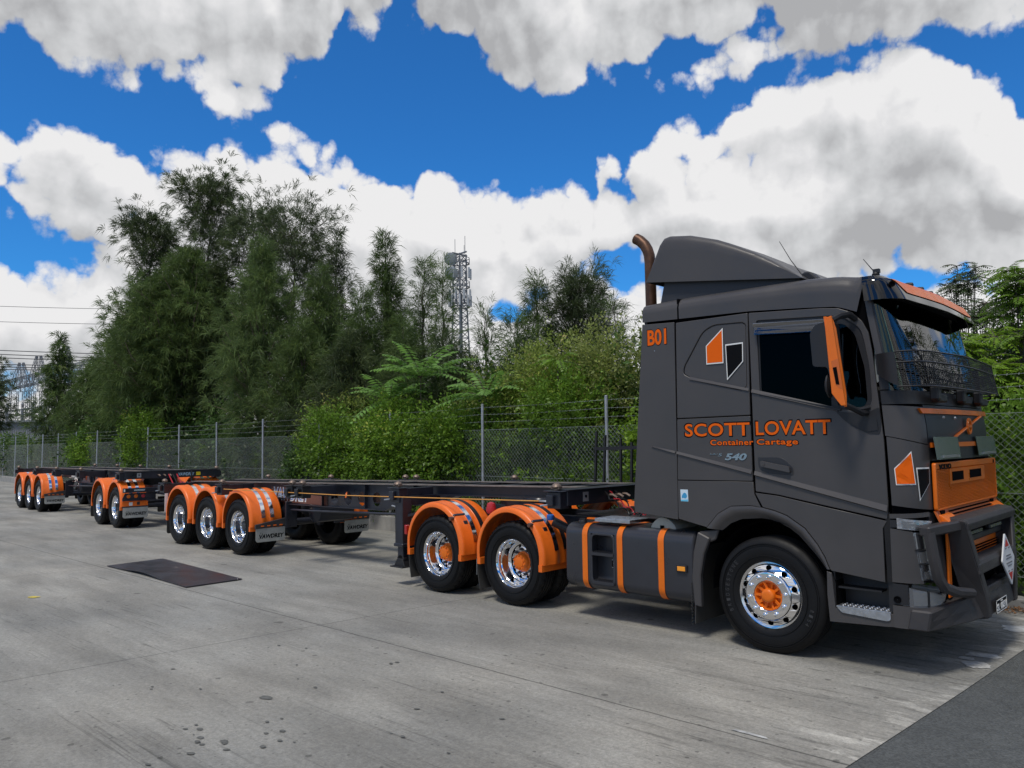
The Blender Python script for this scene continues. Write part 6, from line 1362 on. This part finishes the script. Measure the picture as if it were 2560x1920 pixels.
def ibeam(b, x0, x1, y, zt0, zt1, d0, d1, fw=.15, mi_web=0, mi_edge=1):
    """I-beam along x with falling top line; z tops and depths at both ends"""
    t = .014
    for (a, c, w, mi) in ((0, t, fw, mi_edge), (None, None, fw, mi_web)):
        if a is not None:
            V = [(x0, y-w/2, zt0-t), (x0, y+w/2, zt0-t), (x1, y+w/2, zt1-t), (x1, y-w/2, zt1-t), (x0, y-w/2, zt0), (x0, y+w/2, zt0), (x1, y+w/2, zt1), (x1, y-w/2, zt1)]
        else:
            V = [(x0, y-w/2, zt0-d0), (x0, y+w/2, zt0-d0), (x1, y+w/2, zt1-d1), (x1, y-w/2, zt1-d1), (x0, y-w/2, zt0-d0+t), (x0, y+w/2, zt0-d0+t), (x1, y+w/2, zt1-d1+t), (x1, y-w/2, zt1-d1+t)]
        b.add(V, [(0, 3, 2, 1), (4, 5, 6, 7), (0, 1, 5, 4), (1, 2, 6, 5), (2, 3, 7, 6), (3, 0, 4, 7)], mi)
def web(name, loops, y, m, parent): return plate(name, loops, y, .010, m, parent, 0)
def make_trailer(name, loc, rz, label, deck, locks, axles, x_front, x_rear, neck, leg_x=None, group=None, cord=True, decal=None, dz=0, holes=(-6.0, -2.9), first=False):
    root = empty(name, (loc[0], loc[1], 0), rz, label, 'trailer', group); D = deck; YB = .50
    for sy in (-1, 1):
        y = sy*YB
        xa, xb, xc = neck            # neck end, start of deep beam, tri-axle start
        b = MB(); ibeam(b, x_front, xa, y, D(x_front), D(xa), .15, .16); ibeam(b, xa, xb, y, D(xa), D(xb), .16, .42); ibeam(b, xb, xc, y, D(xb), D(xc), .42, .40); ibeam(b, xc, x_rear, y, D(xc), D(x_rear), .30, .20)
        beam = b.build('main_beam', [FRAME, FRAMET], root, weld=False)
        T = lambda x: D(x)-.012
        web('beam_web', [[(x_front, T(x_front)), (x_front, D(x_front)-.145), (xa, D(xa)-.155), (xa, T(xa))]], y, FRAME, beam)
        web('beam_web', [[(xa, T(xa)), (xa, D(xa)-.155), (xb, D(xb)-.41), (xb, T(xb))]], y, FRAME, beam)
        hl = []; hx = holes[1]-.2; 
        while hx > holes[0]: hl.append([(hx+.105*cos(t*pi/9), D(hx)-.25+.115*sin(t*pi/9)) for t in range(18)]); hx -= .40
        web('beam_web', [[(xb, T(xb)), (xb, D(xb)-.41), (xc, D(xc)-.39), (xc, T(xc))]]+hl, y, FRAME if sy < 0 else BROWN, beam)
        web('beam_web', [[(xc, T(xc)), (xc, D(xc)-.29), (x_rear, D(x_rear)-.19), (x_rear, T(x_rear))]], y, BROWN, beam)
        b = MB(); x = xa-.1
        while x > xc: b.bb(x-.006, x+.006, y-.06, y+.06, D(x)-.40 if x < xb else D(x)-.2, D(x)-.015); x -= 1.25
        b.build('web_stiffener', FRAME, beam, weld=False)
    # cross members
    x = x_front-.5; k = 0
    while x > x_rear+.3:
        b = MB(); b.bb(x-.04, x+.04, -YB+.07, YB-.07, D(x)-.13, D(x)-.02); b.bb(x-.05, x+.05, -YB+.07, YB-.07, D(x)-.02, D(x)-.008); b.build('cross_member', FRAME, root, bevel=.004); x -= .78 if k % 3 else .45; k += 1
    # headboard bolster at the front
    b = MB(); b.bb(x_front-.02, x_front+.16, -1.14, 1.14, D(x_front)-.185, D(x_front)-.01); b.bb(x_front-.04, x_front+.18, -1.16, 1.16, D(x_front)-.01, D(x_front)+.004); hb_ = b.build('front_bolster', [FRAME], root, bevel=.006)
    b = MB(); b.bb(x_front+.161, x_front+.165, -.86, -.76, D(x_front)-.15, D(x_front)-.04); o = b.build('plate_label', mat('label_alloy', (.35, .36, .38), .4, .5), hb_); b = MB(); b.lathe([(0, 0), (.018, 0), (.018, .004), (0, .004)], (x_front+.165, -.81, D(x_front)-.09), 'x', 12); b.build('label_dot', BLK, o)
    b = MB(); [b.tube([(x_front+.16, y_, D(x_front)-.10), (x_front+.22, y_, D(x_front)-.10), (x_front+.26, y_+.02, D(x_front)-.13)], .018, 8) for y_ in (-.35, -.22, -.08)]; b.build('hose_coupling', CAST, hb_, weld=False)
    for i, lx in enumerate(locks):
        for sy in (-1, 1):
            z = D(lx)-.02; y = sy*1.19; twistlock(root, lx, y, z, sy, dark=(i in (2, 3) and len(locks) > 5))
            if i:
                b = MB(); y0, y1 = sy*(YB+.07), sy*1.11
                V = []
                for (yy, dd) in ((y0, .20), (y1, .13)):
                    for xx in (lx-.045, lx+.045): V += [(xx, yy, z-dd-.005), (xx, yy, z-.006)]
                b.add(V, [(0, 1, 3, 2), (4, 6, 7, 5), (0, 4, 5, 1), (2, 3, 7, 6), (1, 5, 7, 3), (0, 2, 6, 4)]); b.build('outrigger', FRAME, root, bevel=.005)
    if leg_x is not None:
        for sy in (-1, 1):
            y = sy*1.14; x = leg_x-.03; b = MB(); b.bb(x-.085, x+.085, y-.085, y+.085, .56, D(x)-.14); b.bb(x-.10, x+.10, y-.10, y+.10, .53, .575); b.bb(x-.06, x+.06, y-.06, y+.06, .36, .54); lg_ = b.build('landing_leg', FRAME, root, bevel=.008)
            b = MB(); b.lathe([(.0, -.06), (.075, -.06), (.075, .06), (0, .06)], (x, y, .34), 'y', 16); b.bb(x-.15, x+.13, y-.13, y+.13, .245, .262); b.prism([(x-.13, .26), (x-.06, .36), (x+.06, .36), (x+.11, .26)], 'y', y-.07, y+.07); b.build('leg_foot', TRIM, lg_, bevel=.004)
            b = MB(); b.beam((x-.03, y, .62), (x-.75, y*.55, D(x)-.45), .035, .035); b.beam((x+.05, y, .95), (x+.55, y*.6, D(x)-.25), .035, .035); b.beam((x, y*.9, D(x)-.2), (x, sy*YB, D(x)-.2), .10, .12); b.build('leg_brace', FRAME, lg_)
        b = MB(); b.beam((leg_x, -.95, .72), (leg_x, .95, .72), .05, .05); b.build('leg_cross_shaft', FRAME, root)
        b = MB(); b.tube([(leg_x-.5, -.98, D(leg_x)-.30), (leg_x-.15, -1.13, D(leg_x)-.30), (leg_x-.02, -1.13, D(leg_x)-.26)], .012, 8); b.build('leg_crank', STEEL, root)
    for ax in axles:
        b = MB(); b.tube([(ax, -.95, .505), (ax, .95, .505)], .065, 12); b.build('axle', FRAME, root); 
        for s in (-1, 1): b = MB(); b.lathe([(0, -.14), (.12, -.12), (.14, 0), (.12, .14), (0, .14)], (ax-.35, s*.45, .72), 'z', 14); b.build('air_bag', TRIM, root, weld=False)
        for s in (-1, 1): b = MB(); b.prism([(ax+.1, .40), (ax-.35, .52), (ax-.45, .60), (ax-.1, .62), (ax+.55, .95), (ax+.65, .85)], 'y', s*.45-.05, s*.45+.05); b.build('trailing_arm', FRAME, root)
    for ax in axles:
        for sy in (-1, 1):
            w = copy_tree(TW, root); w.location = (ax, sy*1.235, .505); w.rotation_euler = (0, RNG.uniform(0, 6), pi if sy > 0 else 0)
            g = copy_tree(TGD, root); g.location = (ax, sy*1.255, .600); g.rotation_euler = (0, 0, pi if sy > 0 else 0)
    for sy in (-1, 1):
        y0, y1 = (-1.21, -.63) if sy < 0 else (.63, 1.21); xf = axles[0]+.60
        b = MB(); ya, yb = (y0, y1); b.prism([(ya, .575), (yb, .66), (yb, .53), (ya, .50)] if sy < 0 else [(ya, .66), (yb, .60), (yb, .50), (ya, .53)], 'x', xf+.005, xf+.045); gv = b.build('guard_valance', BAR, root, bevel=.004)
        b = MB(); [b.bb(xf+.046, xf+.049, ya+.10+.12*k, ya+.16+.12*k, .535, .555) for k in range(4)]; b.build('valance_slot', ORG, gv)
        flap(root, xf+.02, y0+.015, y1, .265, .505, FLAPW, True)
        xr = axles[-1]-.60; flap(root, xr, y0, y1, .17, .60, FLAPB, False)
    b = MB(); xf = axles[0]+.62; b.bb(xf, xf+.04, -.63, -.40, .48, .95); b.build('hanger_plate', FRAME, root, bevel=.006); b = MB(); b.bb(xf, xf+.04, .40, .63, .48, .95); b.build('hanger_plate', FRAME, root, bevel=.006)
    b = MB(); b.lathe([(.20, -.35), (.20, .35), (.12, .40), (0, .42)], (xf+.55, 0, .78), 'y', 20); b.lathe([(0, -.42), (.12, -.40), (.20, -.35)], (xf+.55, 0, .78), 'y', 20); b.build('air_reservoir', FRAME, root)
    b = MB(); P = [(xf+.1, -.55, .80), (xf+.9, -.60, .82), (xf+2.2, -.6, .86), (xf+3.6, -.62, .90)]; b.tube(P, .022, 6); b.build('side_rail', FRAME, root)
    b = MB(); b.beam((x_rear+.05, -1.1, D(x_rear)-.12), (x_rear+.05, 1.1, D(x_rear)-.12), .12, .18); rb = b.build('rear_bolster', FRAME, root, bevel=.006)
    b = MB(); b.bb(x_rear-.02, x_rear, -1.05, -.75, D(x_rear)-.28, D(x_rear)-.17); b.build('tail_lamp', REDL, rb)
    b = MB(); b.bb(axles[-1]-.63, axles[-1]-.62, -1.25, -1.19, .62, 1.0); b.build('marker_board', WHITE, root)
    if cord:
        a, c = locks[0]-.18, axles[0]-.45; b = MB(); b.tube([(a+.0, -1.27, D(a)-.13), ((a+c)/2, -1.275, D((a+c)/2)-.14), (c, -1.27, D(c)-.10)], .0075, 6); cd = b.build('tie_cord', CORD, root)
        b = MB(); b.tube([(a-.02, -1.27, D(a)-.13), (a+.12, -1.27, D(a)-.13)], .012, 6); b.build('cord_hook', STEEL, cd)
    return root
protos = empty('parts_bin', (0, 0, 0))
TW = make_dual_wheel(protos, DCHR); TGD = make_guard(protos, ORG, 'chrome')
AT = radians(-.6); K1 = (-3.94, 1.25)
deck1 = lambda x: 1.375+.0158*(x-1.5)+(0 if x > -9.3 else 0)
t1 = make_trailer('container_trailer', (*K1, 0), AT, 'front skeletal container trailer coupled to the truck, black beams, three axles under orange mudguards', lambda x: 1.408+.0168*(x-1.4), (1.40, -1.56, -4.08, -4.40, -6.90, -9.50), (-6.22, -7.47, -8.72), 1.36, -9.62, (-1.9, -2.7, -5.6), leg_x=-1.47, group='skeletal container trailers', holes=(-5.7, -2.8))
web_x = -5.75
mp1 = lambda x, z, d: (x, -.510-d, z)
text('beam_lettering_outline', 'VAWDREY', (-6.20, .960, -5.00, 1.185), mp1, WHITE, t1, off=.012, shear=.15); text('beam_lettering', 'VAWDREY', (-6.19, .970, -5.01, 1.175), lambda x, z, d: (x, -.514-d, z), mat('lettering_blue', (.05, .14, .42), .4), t1, off=-.006, shear=.15)
b = MB(); b.bb(-6.3, -4.4, -.5095, -.5075, .92, 1.20); b.build('beam_panel', mat('red_brown_panel', (.13, .045, .028), .5, var=.4, vscale=3), t1)
CD = (-17.81, 1.80); AY = radians(-3.4)
t2 = make_trailer('container_trailer', (*CD, 0), radians(-3.0), 'rear skeletal container trailer riding on the dolly, at the far left end of the train', lambda x: 1.375+.004*(x-.9), (.93, -2.4, -4.85, -7.1, -9.55), (-6.73, -7.98, -9.23), .90, -9.62, (-1.2, -2.2, -5.6), leg_x=None, group='skeletal container trailers', cord=False, holes=(-5.5, -2.2))
text('bolster_lettering', 'VAWDREY', (.15, 1.235, .55, 1.31), lambda y, z, d: (1.064+d, y, z), mat('lettering_pale_blue', (.35, .50, .62), .4), t2, off=.003, shear=.2); b = MB(); b.bb(1.062, 1.068, .60, .71, 1.23, 1.32); b.build('bolster_tag', YEL, t2)
text('beam_lettering', 'VAWDREY', (-5.9, 1.02, -5.2, 1.15), mp1, WHITE, t2, off=.004, shear=.15)
# converter dolly
dy = empty('converter_dolly', (*CD, 0), AY, 'two axle converter dolly with orange mudguards linking the two trailers', 'dolly')
for ax in (.65, -.65):
    for sy in (-1, 1):
        w = copy_tree(TW, dy); w.location = (ax, sy*1.235, .505); w.rotation_euler = (0, RNG.uniform(0, 6), pi if sy > 0 else 0)
        g = copy_tree(TGD, dy); g.location = (ax, sy*1.255, .600); g.rotation_euler = (0, 0, pi if sy > 0 else 0)
        if ax < 0:
            for ch in [x for x in list(bpy.data.objects) if x.parent == g]: bpy.data.objects.remove(ch)
    b = MB(); b.tube([(ax, -.95, .505), (ax, .95, .505)], .065, 12); b.build('axle', FRAME, dy)
for s in (-.42, .42): b = MB(); b.bb(-1.35, 1.4, s-.05, s+.05, .82, 1.02); b.build('side_rail', FRAME, dy, bevel=.006)
b = MB(); b.lathe([(.50, 0), (.50, .06), (.18, .06), (.15, .02)], (0, 0, 1.13), 'z', 32); b.bb(-.3, .3, -.38, .38, 1.0, 1.14); b.prism([(.15, 1.1), (.55, 1.28), (.75, 1.28), (.55, 1.02)], 'y', -.55, -.15); b.build('turntable', FRAME, dy)
b = MB(); b.beam((1.2, .42, .90), (3.5, 0, .80), .12, .16); b.beam((1.2, -.42, .90), (3.5, 0, .80), .12, .16); b.build('drawbar', FRAME, dy, weld=False)
b = MB(); b.lathe([(.045, -.02), (.06, -.03), (.085, 0), (.06, .03), (.045, .02)], (3.6, 0, .80), 'z', 16); b.build('towing_eye', CAST, dy)
for sy in (-1, 1):
    y0, y1 = (-1.24, -.46) if sy < 0 else (.46, 1.24)
    b = MB(); b.bb(1.27, 1.35, y0, y1, .875, .985); cb_ = b.build('light_beam', FRAME, dy, bevel=.005)
    if sy < 0:
        text('beam_lettering', 'VAWDREY', (-1.00, .915, -.74, .950), lambda y, z, d: (1.3505+d, y, z), mat('small_lettering', (.40, .50, .56), .4), cb_, off=.002, shear=.2); b = MB(); b.bb(1.351, 1.354, -1.235, -1.205, .90, .965); b.build('beam_marker', WHITE, cb_)
    b = MB(); b.prism([(y0+.06, .86), (y1, .86), (y1, .70), (y0-.0, .70), (y0-.0, .73)], 'x', 1.25, 1.262); b.bb(1.25, 1.30, y0, y1, .675, .705); b.build('lamp_panel', FRAME, dy)
    for k in range(3): b = MB(); b.lathe([(0, .008), (.035, .006), (.045, 0), (.045, -.01)], (1.272, y0+.14+.17*k, .785), 'x', 18); b.build('round_lamp', ORP if k < 2 else REDC, dy)
    b = MB(); b.bb(1.245, 1.252, y0, y0+.60, .545, .66); b.build('guard_front', ORG, dy, bevel=.003); b = MB(); b.bb(1.253, 1.257, y0+.16, y0+.24, .56, .64); b.build('reflector', WHITE, dy); b = MB(); b.bb(1.253, 1.257, y0+.34, y0+.41, .57, .645); b.build('reflector', DCHR, dy)
    b = MB(); b.bb(1.245, 1.26, y0, y0+.60, .515, .545); b.build('flap_rail', BAR, dy)
    flap(dy, 1.25, y0+.02, y0+.60, .265, .515, FLAPW, True); flap(dy, -1.27, y0, y0+.6, .17, .6, FLAPB, False)
for ch in [x for x in list(bpy.data.objects) if x.parent == protos]:
    for c2 in [x for x in list(bpy.data.objects) if x.parent == ch]: bpy.data.objects.remove(c2)
    bpy.data.objects.remove(ch)
bpy.data.objects.remove(protos)
# coupling lines at the dolly
b = MB()
for k, (m_, y) in enumerate(((REDC, .1), (TRIM, .0), (REDC, -.1))):
    b = MB(); b.tube([(1.1, y, 1.28), (1.35, y+.02, 1.05), (1.7, y, .98), (2.1, y-.02, 1.12), (2.4, y, 1.02), (2.8, y, .95)], .014, 6); b.build('air_line', m_, dy)
b = MB(); b.beam((2.2, .05, .85), (2.2, .05, 1.42), .03, .03); b.beam((2.2, -.15, 1.05), (2.2, .25, 1.05), .02, .02); b.build('hose_stand', TRIM, dy)
# black tube rack standing between the trailer and the fence
rk = empty('tube_rack', (-3.9, 3.35, 0), -.06, 'black tubular rack of uprights standing against the fence behind the trailer headboard', 'rack')
b = MB(); 
for k, (x, lean) in enumerate(((-.62, .12), (-.44, .12), (-.12, .03), (.10, .05), (.35, .03))): b.beam((x-lean, 0, 0), (x, .02, 2.12-.06*k), .035, .035)
b.beam((-.68, .02, 1.84), (.55, .02, 1.86), .035, .055); b.beam((-.75, .02, .5), (.45, .02, .5), .035, .035); b.build('frame', TRIM, rk)
